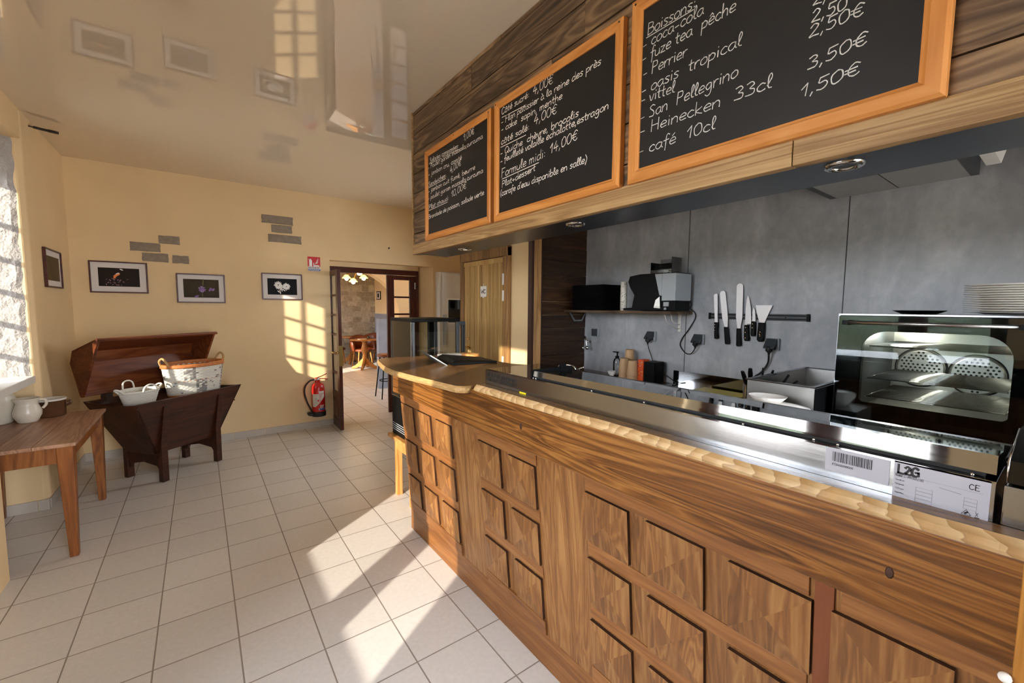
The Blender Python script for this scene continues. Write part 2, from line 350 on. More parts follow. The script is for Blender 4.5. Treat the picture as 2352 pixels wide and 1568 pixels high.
# ------------------------------------------------------------------ mesh helpers
class MB:
    """collects shapes and links them as ONE mesh object"""
    def __init__(s, mats):
        s.bm = bmesh.new(); s.pv = s.bm.faces.layers.float.new('pv')
        s.mats = mats if isinstance(mats, (list, tuple)) else [mats]
        s.mi = 0; s.v = 0.5
    def _face(s, vs, smooth=False):
        try: f = s.bm.faces.new(vs)
        except ValueError: return None
        f.material_index = s.mi; f[s.pv] = s.v; f.smooth = smooth
        return f
    def box(s, x0, x1, y0, y1, z0, z1, rnd=False):
        if rnd: s.v = random.random()
        V = [s.bm.verts.new((x, y, z)) for x in (x0, x1) for y in (y0, y1) for z in (z0, z1)]
        for q in ((0, 1, 3, 2), (4, 6, 7, 5), (0, 4, 5, 1), (2, 3, 7, 6), (0, 2, 6, 4), (1, 5, 7, 3)):
            s._face([V[i] for i in q])
        return V
    def quad(s, *pts):
        return s._face([s.bm.verts.new(p) for p in pts])
    def prism(s, pts, axis, a0, a1, smooth=False):
        """2D outline in the two other axes (cyclic order), swept along axis"""
        def P(p, a):
            if axis == 'X': return (a, p[0], p[1])
            if axis == 'Y': return (p[0], a, p[1])
            return (p[0], p[1], a)
        A = [s.bm.verts.new(P(p, a0)) for p in pts]; B = [s.bm.verts.new(P(p, a1)) for p in pts]
        s._face(A[::-1]); s._face(B)
        n = len(pts)
        for i in range(n): s._face([A[i], A[(i + 1) % n], B[(i + 1) % n], B[i]], smooth)
    def loft(s, rings, smooth=True, caps=True, closed=True):
        R = [[s.bm.verts.new(p) for p in ring] for ring in rings]
        n = len(R[0])
        for a, b in zip(R, R[1:]):
            for i in range(n if closed else n - 1): s._face([a[i], a[(i + 1) % n], b[(i + 1) % n], b[i]], smooth)
        if caps: s._face(R[0][::-1]); s._face(R[-1])
    def lathe(s, prof, c=(0, 0, 0), seg=32, sx=1.0, sy=1.0, axis='Z', smooth=True, caps=True):
        rings = []
        for r, h in prof:
            ring = []
            for i in range(seg):
                a = 2 * PI * i / seg; p = (r * math.cos(a) * sx, r * math.sin(a) * sy, h)
                if axis == 'X': p = (p[2], p[0], p[1])
                elif axis == 'Y': p = (p[1], p[2], p[0])
                ring.append((p[0] + c[0], p[1] + c[1], p[2] + c[2]))
            rings.append(ring)
        s.loft(rings, smooth, caps)
    def cyl(s, c, r, h, axis='Z', seg=24, r2=None):
        s.lathe([(r, 0), (r if r2 is None else r2, h)], c, seg, axis=axis, smooth=True)
    def tube(s, path, r, seg=8, smooth_path=True, taper=None, closed=False):
        pts = [Vector(p) for p in path]
        if smooth_path and len(pts) > 2: pts = catmull(pts, 6, closed)
        rings = []; n = len(pts); prev = None
        for i, p in enumerate(pts):
            if closed: t = pts[(i + 1) % n] - pts[i - 1]
            else: t = pts[min(i + 1, n - 1)] - pts[max(i - 1, 0)]
            t.normalize()
            if prev is None:
                a = Vector((0, 0, 1)) if abs(t.z) < 0.9 else Vector((1, 0, 0)); nrm = t.cross(a).normalized()
            else:
                nrm = (prev - t * prev.dot(t)).normalized()
            prev = nrm; bn = t.cross(nrm)
            rr = r if taper is None else r * (1 + (taper - 1) * i / (n - 1))
            rings.append([p + nrm * rr * math.cos(2 * PI * k / seg) + bn * rr * math.sin(2 * PI * k / seg) for k in range(seg)])
        if closed: rings.append(rings[0])
        s.loft(rings, True, not closed)
    def sphere(s, c, r, seg=16, sx=1, sy=1, sz=1):
        n = seg // 2
        s.lathe([(max(1e-4, r * math.sin(PI * i / n)), -r * math.cos(PI * i / n) * sz) for i in range(n + 1)], c, seg, sx, sy)
    def build(s, name, parent=None, bevel=0, seg=2, at=None):
        bm = s.bm
        bmesh.ops.remove_doubles(bm, verts=bm.verts, dist=1e-5) if False else None
        bmesh.ops.recalc_face_normals(bm, faces=bm.faces)
        me = bpy.data.meshes.new(name); bm.to_mesh(me); bm.free()
        for m in s.mats: me.materials.append(m)
        o = bpy.data.objects.new(name, me); COL.objects.link(o)
        if parent is not None:
            o.parent = parent
            top = parent
            while top.parent is not None: top = top.parent
            if top.name in ROOTM: me.transform(ROOTM[top.name].inverted())
        elif at is not None:
            me.transform(Matrix.Translation(Vector(at)).inverted()); o.location = at
        if bevel:
            b = o.modifiers.new('bevel', 'BEVEL'); b.width = bevel; b.segments = seg; b.limit_method = 'ANGLE'; b.angle_limit = math.radians(40)
        return o
ROOTM = {}

def catmull(pts, k=6, closed=False):
    out = []; n = len(pts)
    for i in range(n if closed else n - 1):
        p1, p2 = pts[i], pts[(i + 1) % n]
        p0 = pts[i - 1] if (i > 0 or closed) else p1 * 2 - p2
        p3 = pts[(i + 2) % n] if (i + 2 < n or closed) else p2 * 2 - p1
        for j in range(k):
            t = j / k
            out.append(0.5 * ((2 * p1) + (p2 - p0) * t + (2 * p0 - 5 * p1 + 4 * p2 - p3) * t * t + (3 * p1 - p0 - 3 * p2 + p3) * t ** 3))
    if not closed: out.append(pts[-1].copy())
    return out

def tag(o, label, cat, group=None):
    o['label'] = label; o['category'] = cat
    if group: o['group'] = group
    return o
def thing(name, label, cat, loc=(0, 0, 0), rz=0.0, group=None, world=True):
    """Empty at the thing's base; with world=True its parts are modelled in room coordinates"""
    o = bpy.data.objects.new(name, None); COL.objects.link(o); o.empty_display_size = 0.1
    o.location = loc; o.rotation_euler = (0, 0, rz)
    tag(o, label, cat, group)
    if world:
        o['world_built'] = True
        ROOTM[o.name] = Matrix.Translation(Vector(loc)) @ Matrix.Rotation(rz, 4, 'Z')
    return o
def struct(name, mb, bevel=0, parent=None):
    o = mb.build(name, parent, bevel)
    if parent is None: o['kind'] = 'structure'
    return o
def dup(root, loc, rz, label=None, group=None):
    r = root.copy(); COL.objects.link(r); r.location = loc; r.rotation_euler = (0, 0, rz)
    if label: r['label'] = label
    if group: r['group'] = group
    for ch in list(root.children):
        c = ch.copy(); COL.objects.link(c); c.parent = r
        for g in list(ch.children):
            d = g.copy(); COL.objects.link(d); d.parent = c
    return r

# ================================================================== THE SETTING
ZC = 3.013
def wall(name, boxes, m='wall'):
    b = MB(M[m])
    for x in boxes: b.box(*x)
    return struct(name, b)

b = MB(M['floor']); b.box(-1.46, 6.4, -2.8, 13.0, -0.06, 0.0); struct('floor', b)
b = MB(M['ceiling']); b.box(-1.46, 4.4, -2.8, 6.14, ZC, ZC + 0.08); struct('ceiling', b)
wall('wall_left', [(-1.45, -1.0, -2.8, 0.38, 0, ZC), (-1.45, -1.0, 0.38, 1.92, 2.60, ZC), (-1.45, -1.0, 1.92, 3.0, 0, ZC), (-1.45, -0.948, 3.0, 3.6, 0, ZC),
                   (-1.45, -1.0, 3.6, 4.71, 2.80, ZC), (-1.45, -1.38, 3.6, 4.71, 0, 1.0)])
b = MB(M['wall']); b.prism([(-1.45, 4.71), (-1.034, 4.71), (-1.026, 4.714), (-1.004, 4.745), (-1.0, 4.76), (-1.0, 6.14), (-1.45, 6.14)], 'Z', 0, ZC); struct('wall_left_corner', b)
b = MB(M['wall'])
b.box(-1.0, 1.405, 5.94, 6.14, 0, ZC); b.box(1.405, 2.89, 5.94, 6.14, 2.20, ZC)
b.prism([(2.89, 5.94), (4.0, 5.94), (4.0, 6.14), (2.715, 6.14)], 'Z', 0, 2.20); b.box(2.89, 4.0, 5.94, 6.14, 2.20, ZC); b.box(1.405, 2.72, 6.09, 6.14, 2.135, 2.20)
struct('wall_back', b)
b = MB(M['wall']); b.box(2.25, 3.7, 2.80, 3.90, 0, ZC); struct('wall_corridor', b)
wall('wall_corridor_right', [(3.7, 3.8, 2.8, 4.4, 0, ZC), (3.7, 3.8, 5.3, 6.14, 0, ZC), (3.7, 3.8, 4.4, 5.3, 0, 1.5), (3.7, 3.8, 4.4, 5.3, 2.3, ZC)])
b = MB(M['white'])
for y in (4.4, 4.82, 5.24): b.box(3.72, 3.78, y, y + .06, 1.5, 2.3)
for z in (1.5, 2.24): b.box(3.72, 3.78, 4.46, 5.24, z, z + .06)
e = struct('window_4_added', b); b = MB(M['glass']); b.box(3.747, 3.753, 4.46, 4.82, 1.56, 2.24); b.box(3.747, 3.753, 4.88, 5.24, 1.56, 2.24); b.build('glass_pane', e)  # unseen window added to light the back wall
b = MB([M['slate_panel'], M['seam']]); b.box(2.9, 3.0, -1.4, 2.80, 0, ZC)
b.mi = 1
for y in (1.752, 0.808): b.box(2.8985, 2.9, y - 0.0025, y + 0.0025, 1.0, ZC)
struct('wall_right', b)
wall('wall_kitchen_light_block', [(1.60, 2.9, -1.5, -1.4, 1.75, ZC)], 'slate_panel')  # unseen piece added to keep light off the upper kitchen wall
wall('wall_rear', [(-1.0, 0.29, -2.8, -2.6, 0, ZC), (2.85, 3.0, -2.8, -2.6, 0, ZC), (0.29, 2.85, -2.8, -2.6, 2.9, ZC)])
wall('wall_rear_right', [(2.9, 3.0, -2.6, -1.4, 0, ZC)])
# window_3_added: unseen glazing added behind the viewer to brighten the room
b = MB(M['mahogany'])
for x in (0.29, 1.53, 2.77): b.box(x, x + 0.08, -2.73, -2.67, 0, 2.9)
for z in (0, 2.82): b.box(0.37, 2.77, -2.73, -2.67, z, z + 0.08)
e = struct('window_3_added', b); b = MB(M['glass'])
for x in (0.37, 1.61): b.box(x, x + 1.16, -2.703, -2.697, 0.08, 2.82)
b.build('glass_pane', e)

# cladding at the far end of the kitchen, and the corner trims
b = MB(M['clad']); z = 0.0
while z < ZC - 0.01:
    h = min(0.118, ZC - z); b.box(2.352, 2.9, 2.768 + random.uniform(0, 0.006), 2.80, z + 0.0015, z + h - 0.0015, rnd=True); z += 0.118
struct('wall_cladding', b)
b = MB(M['trim_dark']); b.box(2.236, 2.262, 2.752, 2.80, 0, ZC); b.box(2.338, 2.352, 2.752, 2.80, 0, ZC); struct('trim_1', b)
b = MB(M['trim_light']); b.box(2.262, 2.338, 2.747, 2.80, 0, ZC); struct('trim_2', b, 0.003)

# skirting tiles
def skirt(name, runs):
    b = MB(M['skirt'])
    for (x0, y0, x1, y1) in runs:
        d = Vector((x1 - x0, y1 - y0, 0)); L = d.length; d.normalize(); n = Vector((d.y, -d.x, 0)); t = 0.0
        while t < L - 0.01:
            a, c = t + 0.0015, min(t + 0.316, L); P = Vector((x0, y0, 0))
            q = [P + d * a, P + d * c, P + d * c + n * 0.009, P + d * a + n * 0.009]
            b.prism([(v.x, v.y) for v in q], 'Z', 0.0, 0.083); t += 0.3189
    struct(name, b, 0.0015)
skirt('baseboard_back', [(-1.0, 5.94, 1.40, 5.94), (2.89, 5.94, 3.7, 5.94)])
skirt('baseboard_left', [(-1.0, 4.71, -1.0, 5.93), (-1.38, 4.71, -1.0, 4.71), (-1.38, 3.6, -1.38, 4.70), (-1.0, 1.92, -1.0, 3.6)])

# exposed stones left bare in the back wall plaster
def stone_patch(name, polys):
    b = MB(M['stone_grey'])
    for P in polys:
        c = [sum(p[0] for p in P) / len(P), sum(p[1] for p in P) / len(P)]
        ring = []
        for i in range(len(P)):
            a, d = P[i], P[(i + 1) % len(P)]
            for k in range(4):
                t = k / 4; x = a[0] + (d[0] - a[0]) * t; z = a[1] + (d[1] - a[1]) * t
                ring.append((x + random.uniform(-.003, .003), z + random.uniform(-.003, .003)))
        def sh(f, y): return [(c[0] + (x - c[0]) * f, y, c[1] + (z - c[1]) * (0.92 if f < 1 else 1)) for x, z in ring]
        b.loft([sh(1, 5.94), sh(1, 5.936), sh(0.97, 5.930)], smooth=False)
    struct(name, b)
def R4(x0, x1, z0, z1): return [(x0, z0), (x1, z0), (x1, z1), (x0, z1)]
stone_patch('wall_stones', [R4(-.315, -.14, 2.252, 2.337), R4(-.55, -.305, 2.158, 2.25), R4(-.458, -.24, 2.055, 2.145), R4(-.21, -.066, 2.052, 2.134),
                            R4(.648, .985, 2.592, 2.687), R4(.75, .972, 2.488, 2.58), R4(.71, 1.075, 2.37, 2.464)])

# window_1: small-paned casement in its recess; an unseen shutter is added to block sun at the near leaf
XW = -1.42
b = MB(M['white'])
for y0, y1 in ((3.60, 3.65), (4.66, 4.71)): b.box(XW - .03, XW + .03, y0, y1, 1.02, 2.80)
for z0, z1 in ((1.02, 1.07), (2.74, 2.80)): b.box(XW - .03, XW + .03, 3.65, 4.66, z0, z1)
win = struct('window_1', b)
b = MB(M['white'])
for y0, y1 in ((3.65, 3.70), (4.03, 4.09), (4.09, 4.15), (4.62, 4.66)): b.box(XW - .02, XW + .02, y0, y1, 1.07, 2.74)
b.box(XW - .02, XW + .02, 3.70, 4.62, 1.07, 1.11); b.box(XW - .02, XW + .02, 3.70, 4.62, 2.55, 2.74)
for z in (2.27, 2.02, 1.78, 1.54, 1.30): b.box(XW - .014, XW + .014, 3.70, 4.62, z - .016, z + .016)
for y in (3.86, 4.32): b.box(XW - .014, XW + .014, y - .015, y + .015, 1.11, 2.55)
b.build('window_sash', win)
b = MB(M['glass']); b.box(XW - .003, XW + .003, 3.70, 4.03, 1.11, 2.55); b.box(XW - .003, XW + .003, 4.15, 4.62, 1.11, 2.55); b.build('glass_pane', win)
b = MB(M['white']); b.box(-1.39, -1.02, 3.6, 4.705, 1.0, 1.055); b.build('window_sill', win, 0.006)
b = MB(M['shutter'])
for k in range(4): b.box(-1.50, -1.475, 3.58 + k * .13, 3.705 + k * .13, 1.0, 2.82, rnd=True)
b.build('added_sun_shutter', win)
# bare stone jamb of the recess, ragged towards the room
b = MB(M['stone_ext']); nz = 46; rows = []
for i in range(nz + 1):
    z = 1.055 + (2.80 - 1.055) * i / nz
    xe = -1.044 + mnoise.noise((0, 3, z * 9)) * 0.014 + mnoise.noise((5, 3, z * 30)) * 0.006
    row = []
    for k in range(15):
        t = k / 14; x = -1.45 + (xe + 1.45) * t
        dy = 0.010 + 0.010 * mnoise.noise((x * 22, 9, z * 22)) + 0.004 * mnoise.noise((x * 70, 2, z * 70))
        if k == 14: dy = 0.0
        row.append((x, 4.71 - max(dy, 0), z))
    rows.append(row)
b.loft(rows, smooth=False, caps=False, closed=False); struct('trim_stone_jamb', b)

# door_3: glazed double door in the left wall, beside the viewer
XD = -1.30
b = MB(M['mahogany'])
for y0, y1 in ((0.38, 0.43), (1.87, 1.92)): b.box(XD - .03, XD + .03, y0, y1, 0, 2.60)
b.box(XD - .03, XD + .03, .43, 1.87, 2.56, 2.60)
d3 = struct('door_3', b)
for nm, y0, g0, g1, y1 in (('door_leaf', .43, .50, .92, 1.03), ('door_leaf', 1.03, 1.14, 1.77, 1.87)):
    b = MB([M['mahogany'], M['glass']])
    b.box(XD - .022, XD + .022, y0, g0, 0, 2.56); b.box(XD - .022, XD + .022, g1, y1, 0, 2.56)
    b.box(XD - .022, XD + .022, g0, g1, 0, .64); b.box(XD - .022, XD + .022, g0, g1, 2.50, 2.56)
    b.mi = 1; b.box(XD - .003, XD + .003, g0, g1, .64, 2.50); b.build(nm, d3)

# outside
b = MB(M['ground']); b.box(-14, -1.46, -30, 25, -.25, -.08); struct('ground', b)
b = MB(M['grass']); b.box(-60, -14, -60, 60, -.25, -.06); struct('lawn', b)
b = MB(M['ground']); b.box(-9, 9, -30, -2.8, -.25, -.08); struct('ground_front', b)
b = MB(M['hedge'])
rows = []
for i in range(60):
    y = -14 + i * 0.7; ring = []
    for k in range(10):
        a = PI * k / 9; rr = 1 + 0.35 * mnoise.noise((y * .9, a * 2, 1))
        ring.append((-17 + 1.2 * math.cos(a) * rr, y, -.06 + 1.9 * math.sin(a) * rr))
    rows.append(ring)
b.loft(rows, smooth=False, closed=False, caps=False); tag(b.build('hedge'), 'long dark green hedge outside beyond the paving', 'hedge')

# the wood-clad bulkhead over the bar
b = MB([M['plank'], M['gap']])
zs = [2.06, 2.141, 2.29, 2.43, 2.572, 2.714, 2.85, 2.986, ZC]
for i, (z0, z1) in enumerate(zip(zs, zs[1:])):
    cuts = [-1.4] + sorted([(-.35, .9, 2.0, .2, 1.5, -.1, 1.1, .5)[i], (1.2, 2.3, 2.6, 1.75, 2.45, 1.3, 2.2, 1.9)[i]]) + [3.03]
    for y0, y1 in zip(cuts, cuts[1:]):
        b.box(1.32 + random.uniform(0, .004), 1.345, y0 + .001, y1 - .001, z0 + .003, z1 - .003, rnd=True)
b.mi = 1; b.v = .5; b.box(1.338, 1.60, -1.4, 3.015, 2.0, ZC)
b.mi = 0
for i, (z0, z1) in enumerate(zip(zs, zs[1:])): b.box(1.345, 1.60, 3.012, 3.03, z0 + .002, z1 - .002, rnd=True)
struct('wall_bulkhead', b)
b = MB(M['batten'])
for y0, y1 in ((-1.4, .5), (.502, 3.04)): b.box(1.312, 1.345, y0, y1, 1.988, 2.06, rnd=True)
b.box(1.345, 1.60, 3.022, 3.042, 1.988, 2.06)
b.box(1.312, 1.335, 3.028, 3.042, 2.06, ZC)
struct('trim_3', b, 0.002)
b = MB(M['soffit']); b.box(1.345, 1.60, -1.4, 3.02, 1.992, 2.0); struct('ceiling_soffit', b)

# room beyond the double door
wall('wall_dining_left', [(-1.45, -1.0, 6.14, 7.75, 0, 3.0), (-1.45, -1.0, 7.75, 8.65, 0, 1.05), (-1.45, -1.0, 7.75, 8.65, 2.3, 3.0), (-1.45, -1.0, 8.65, 10.0, 0, 3.0), (-1.45, -1.0, 10.0, 11.8, 0, 1.5), (-1.45, -1.0, 10.0, 11.8, 2.3, 3.0), (-1.45, -1.0, 11.8, 12.6, 0, 3.0)])  # far opening is unseen, added to brighten the dining room
wall('wall_dining_stone', [(-1.45, 4.5, 12.6, 12.9, 0, 3.0)], 'rubble')
b = MB([M['wall'], M['grey_board']]); b.box(4.23, 4.4, 6.14, 12.6, 0, 3.0); b.mi = 1; b.box(4.215, 4.23, 6.2, 12.6, 0, 1.385); struct('wall_dining_right', b)
b = MB(M['wall']); b.box(-1.46, 4.4, 6.14, 12.9, 3.0, 3.08); struct('ceiling_dining', b)
b = MB(M['wall']); pts = [(0.0, 1.55)]
for i in range(25):
    t = -1 + i / 12; pts.append((2.1 + 1.25 * t, 1.55 + 0.82 * math.sqrt(max(0, 1 - t * t))))
b.prism(pts + [(4.23, 1.55), (4.23, 3.0), (0.0, 3.0)], 'Y', 8.5, 8.75); b.box(3.35, 4.23, 8.5, 8.75, 0, 1.55); struct('trim_arch', b)

# ================================================================== BAR COUNTER
def leanx(z): return 1.173 - 0.09 * (z - 0.165)
bar = thing('bar_counter', 'long brown wooden bar counter with raised diamond squares and a thick bar top', 'counter', (1.25, 1.2, 0))
b = MB(M['counter'])
yy = -0.5
for y1 in (0.277, 0.328, 1.04, 1.30, 1.77, 2.03, 2.77):
    b.v = random.random(); b.prism([(leanx(.165), .165), (leanx(1.02), 1.02), (1.30, 1.02), (1.30, .165)], 'Y', yy, y1); yy = y1
b.build('front_panel', bar)
b = MB(M['counter_rail']); b.box(1.176, 1.32, -0.5, 2.80, 0, .160, rnd=True)
b.build('kick_board', bar, 0.003)
b = MB(M['counter_rail'])
for z0, z1, t in ((.945, 1.02, .007), (.692, .742, .004), (.438, .486, .004), (.165, .232, .010)):
    for y0, y1 in ((-.4, .27), (.33, 1.03), (1.305, 1.765), (2.04, 2.77)):
        b.v = random.random()
        b.prism([(leanx(z0) - t, z0), (leanx(z1) - t, z1), (leanx(z1) + .01, z1), (leanx(z0) + .01, z0)], 'Y', y0, y1)
b.build('panel_rail', bar, 0.0015)
# raised diamond squares
for cy in (-.258 + .096, .096, .323, .581, .839, 1.314, 1.571, 2.048, 2.306, 2.564):
    for z0 in (.240, .494, .750):
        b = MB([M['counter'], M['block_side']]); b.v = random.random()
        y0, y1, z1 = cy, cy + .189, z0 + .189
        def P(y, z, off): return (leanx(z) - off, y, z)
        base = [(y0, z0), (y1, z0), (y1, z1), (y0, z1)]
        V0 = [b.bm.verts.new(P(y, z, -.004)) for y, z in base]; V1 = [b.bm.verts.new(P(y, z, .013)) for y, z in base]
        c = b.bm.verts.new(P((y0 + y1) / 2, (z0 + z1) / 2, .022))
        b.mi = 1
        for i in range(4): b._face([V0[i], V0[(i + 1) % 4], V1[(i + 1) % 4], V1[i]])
        b.mi = 0
        for i in range(4): b.v = random.random(); b._face([V1[i], V1[(i + 1) % 4], c])
        b.build('raised_square', bar)
b = MB(M['post_red']); b.prism([(leanx(.16) - .006, .16), (leanx(1.02) - .006, 1.02), (1.3, 1.02), (1.3, .16)], 'Y', .283, .319); b.build('upright', bar)
b = MB(M['fascia']); b.v = .45; b.box(1.04, 1.10, -0.5, 2.77, 1.02, 1.205); fa = b.build('fascia_board', bar, 0.004)
for y, z, s in ((1.34, 1.115, .010), (.187, 1.10, .008)):
    b = MB(M['block_side']); b.lathe([(s, 0), (s * .6, -.0015)], (1.0405, y, z), 9, axis='X', sx=1, sy=1.7); b.build('knot', fa)
# live-edge ledge
b = MB([M['chipped'], M['slab']]); b.v = .4; ny = 170; rows = []
for i in range(ny + 1):
    y = -0.5 + (1.70 + .5) * i / ny
    n1 = mnoise.noise((y * 5, 1.7, 0)); n2 = mnoise.noise((y * 23, 4.2, 0)); n3 = mnoise.noise((y * 60, 8.2, 0))
    ed = .005 * n1 + .003 * n2
    rows.append([(1.055, y, 1.203), (1.036 + ed * .4, y, 1.204), (1.033 + ed * .6 + .002 * n3, y, 1.211), (1.040 + ed + .002 * n3, y, 1.222 + .002 * n2),
                 (1.052 + ed * 1.3, y, 1.2315 + .0015 * n1), (1.075, y, 1.232), (1.098, y, 1.232), (1.098, y, 1.203)])
b.loft(rows, smooth=False, caps=True, closed=True)
for f in b.bm.faces:
    if f.calc_center_median().x > 1.056 and f.calc_center_median().z > 1.226: f.material_index = 1
b.build('live_edge_ledge', bar)
# bar top slab
out = [(1.012, 2.99), (.975, 2.86), (.925, 2.62), (.908, 2.43), (.925, 2.20), (.955, 1.95), (.972, 1.80), (.985, 1.757), (1.02, 1.735), (1.08, 1.745), (1.19, 1.768), (1.30, 1.775), (1.40, 1.785), (1.60, 1.90),
       (1.77, 2.035), (1.765, 2.15), (1.70, 2.28), (1.69, 2.5), (1.735, 2.76), (1.735, 2.88), (1.70, 2.95), (1.60, 2.985), (1.28, 3.04), (1.10, 3.05), (1.04, 3.03)]
P = [Vector((x, y, 0)) for x, y in out]; P = catmull(P, 5, True)
ctr = Vector((1.35, 2.4, 0)); rings = []
for z, off in ((1.183, .020), (1.188, .006), (1.200, .0), (1.212, .002), (1.220, .010)):
    ring = []
    for p in P:
        d = (ctr - p).normalized(); j = .004 * mnoise.noise((p.x * 40, p.y * 40, z * 90)); q = p + d * (off + j); ring.append((q.x, q.y, z))
    rings.append(ring)
b = MB([M['slab'], M['bark']]); b.v = .35; b.mi = 1; b.loft(rings, smooth=False, caps=False)
b.mi = 0; b._face([b.bm.verts.new(p) for p in rings[-1]]); b._face([b.bm.verts.new(p) for p in rings[0][::-1]])
b.build('bar_top', bar)
b = MB(M['counter']); b.box(1.10, 1.62, 1.75, 2.75, 1.02, 1.183); b.box(1.28, 1.66, -.5, 1.78, .0, 1.02); b.box(1.30, 1.62, 1.78, 2.72, 0, 1.02); b.box(1.10, 1.50, -.5, 1.75, 1.02, 1.19); b.build('carcass', bar)
b = MB(M['orange_post']); b.box(.985, 1.035, -.12, .028, 0, 1.42); ep = b.build('end_post', bar, .003)
b = MB(M['white']); b.sphere((.979, .034, 1.035), .008, 12); b.build('knob', ep)

# ================================================================== STEEL TOPPING UNIT
tu = thing('refrigerated_topping_unit', 'long low stainless steel chilled topping unit with a mirror lid on the bar ledge', 'refrigerated display', (1.28, .88, 1.19))
b = MB([M['steel'], M['steel_mirror']]); b.box(1.10, 1.45, .07, 1.70, 1.192, 1.303); b.mi = 1; b.box(1.104, 1.446, 1.365, 1.696, 1.303, 1.3045); b.build('body', tu, .0015)
b = MB(M['steel_mirror']); b.box(1.0985, 1.101, .07, 1.70, 1.3005, 1.3045); b.build('front_rim', tu)
b = MB(M['gap']); b.box(1.122, 1.34, .085, 1.355, 1.3035, 1.312); b.build('lid_gap', tu)
# lid, tipped 4 degrees to the back
b = MB([M['lid_glass'], M['steel_mirror'], M['gap']])
YA, YB, X0, X1 = .072, 1.358, 1.115, 1.345
def zf(y): return 1.335 + (1.358 - y) / 1.286 * .012
ZB, ZL = 1.3205, 1.3125
b.quad((X0 + .002, YA, zf(YA)), (X1, YA, ZB), (X1, YB, ZB), (X0 + .002, YB, zf(YB)))
b.mi = 1; b.quad((X0, YA, ZL), (X0, YB, ZL), (X0 + .002, YB, zf(YB)), (X0 + .002, YA, zf(YA)))
b.quad((X0, YA, ZL), (X0 + .02, YA, ZL), (X0 + .02, YB, ZL), (X0, YB, ZL))
b.mi = 2; b.quad((X0 + .02, YA, ZL), (X0 + .02, YB, ZL), (X1, YB, ZL), (X1, YA, ZL))
b.quad((X1, YA, ZL), (X1, YB, ZL), (X1, YB, ZB), (X1, YA, ZB))
for y in (YA, YB): b.quad((X0, y, ZL), (X1, y, ZL), (X1, y, ZB), (X0 + .002, y, zf(y)))
lid = b.build('lid', tu)
b = MB(M['black']); b.box(1.112, 1.345, 1.358, 1.364, 1.305, 1.339); b.box(1.27, 1.30, 1.35, 1.364, 1.33, 1.352); b.build('lid_hinge', tu)
for y in (1.345, 1.33, 1.02, .80, .50, .345, .30, .10):
    b = MB(M['chrome']); b.sphere((1.108, y, 1.3065), .0035, 8); b.build('screw', tu)
b = MB(M['gap'])
for r in range(2):
    for k in range(21): b.box(1.0993, 1.102, 1.452 + k * .0111, 1.458 + k * .0111, 1.249 + r * .020, 1.266 + r * .020)
b.build('vent_slots', tu)
b = MB(M['yellow']); b.box(1.0985, 1.1, 1.384, 1.428, 1.222, 1.238); b.build('yellow_sticker', tu)['label'] = 'yellow sticker'

# ------------------------------------------------------------------ handwriting
# single-stroke letters: advance | strokes (x,y points), x-height 1, ascender 1.9
G = {}
def g(ch, adv, s): G[ch] = (adv, [[tuple(float(v) for v in p.split(',')) for p in st.split()] for st in s.split('|')] if s else [])
g(' ', .55, '')
g('a', .95, '.78,.9 .45,1 .12,.7 .12,.25 .4,0 .7,.3 .8,.95 .78,.3 .92,.05')
g('b', .95, '.12,1.9 .12,1 .14,.1 .5,0 .82,.4 .7,.9 .4,.95 .14,.6'); g('c', .8, '.72,.85 .45,1 .13,.65 .15,.2 .45,0 .74,.15')
g('d', .98, '.76,.85 .42,1 .12,.6 .17,.1 .5,.05 .78,.5 .82,1.9 .8,.4 .92,.05'); g('e', .85, '.15,.5 .72,.6 .68,.95 .38,1 .1,.55 .25,.05 .76,.15')
g('f', .7, '.72,1.7 .5,1.9 .35,1.5 .33,.4 .28,-.6|.05,.95 .65,1.02'); g('g', .95, '.76,.9 .42,1 .12,.6 .35,.1 .7,.4 .78,.95 .74,-.4 .4,-.8 .1,-.5')
g('h', .9, '.12,1.9 .12,0|.12,.55 .45,1 .7,.8 .74,0'); g('i', .42, '.2,.95 .2,.05|.2,1.38 .21,1.46'); g('j', .45, '.3,.95 .3,-.5 .02,-.75|.3,1.38 .31,1.46')
g('k', .85, '.12,1.9 .12,0|.7,.95 .15,.45 .76,0'); g('l', .5, '.1,.4 .42,1.4 .3,1.9 .15,1.4 .2,.2 .46,.05')
g('m', 1.2, '.1,.95 .1,0|.1,.6 .35,1 .52,.75 .53,0|.53,.6 .78,1 .97,.75 1,0'); g('n', .9, '.1,.95 .1,0|.1,.6 .45,1 .72,.75 .74,0')
g('o', .9, '.48,1 .13,.7 .15,.15 .45,0 .8,.3 .75,.85 .44,1'); g('p', .9, '.12,.95 .12,-.8|.12,.7 .45,1 .78,.7 .65,.15 .12,.1')
g('q', .9, '.74,.85 .42,1 .12,.6 .3,.08 .7,.4|.76,.95 .76,-.8'); g('r', .68, '.1,.95 .12,0|.12,.55 .35,.95 .62,.95'); g('s', .75, '.66,.9 .35,1 .15,.75 .6,.35 .45,.02 .1,.08')
g('t', .68, '.3,1.6 .28,.2 .52,.03|.05,1 .6,1.05'); g('u', .9, '.1,.95 .12,.2 .4,0 .7,.3 .73,.95 .78,.05'); g('v', .8, '.05,.95 .36,0 .72,.95')
g('w', 1.1, '.05,.95 .3,0 .52,.8 .75,0 1.0,.95'); g('x', .8, '.08,.95 .7,0|.7,.95 .08,0'); g('y', .85, '.08,.95 .4,.1|.75,.95 .3,-.75'); g('z', .8, '.08,.95 .7,.95|.7,.95 .1,.02|.1,.02 .74,.02')
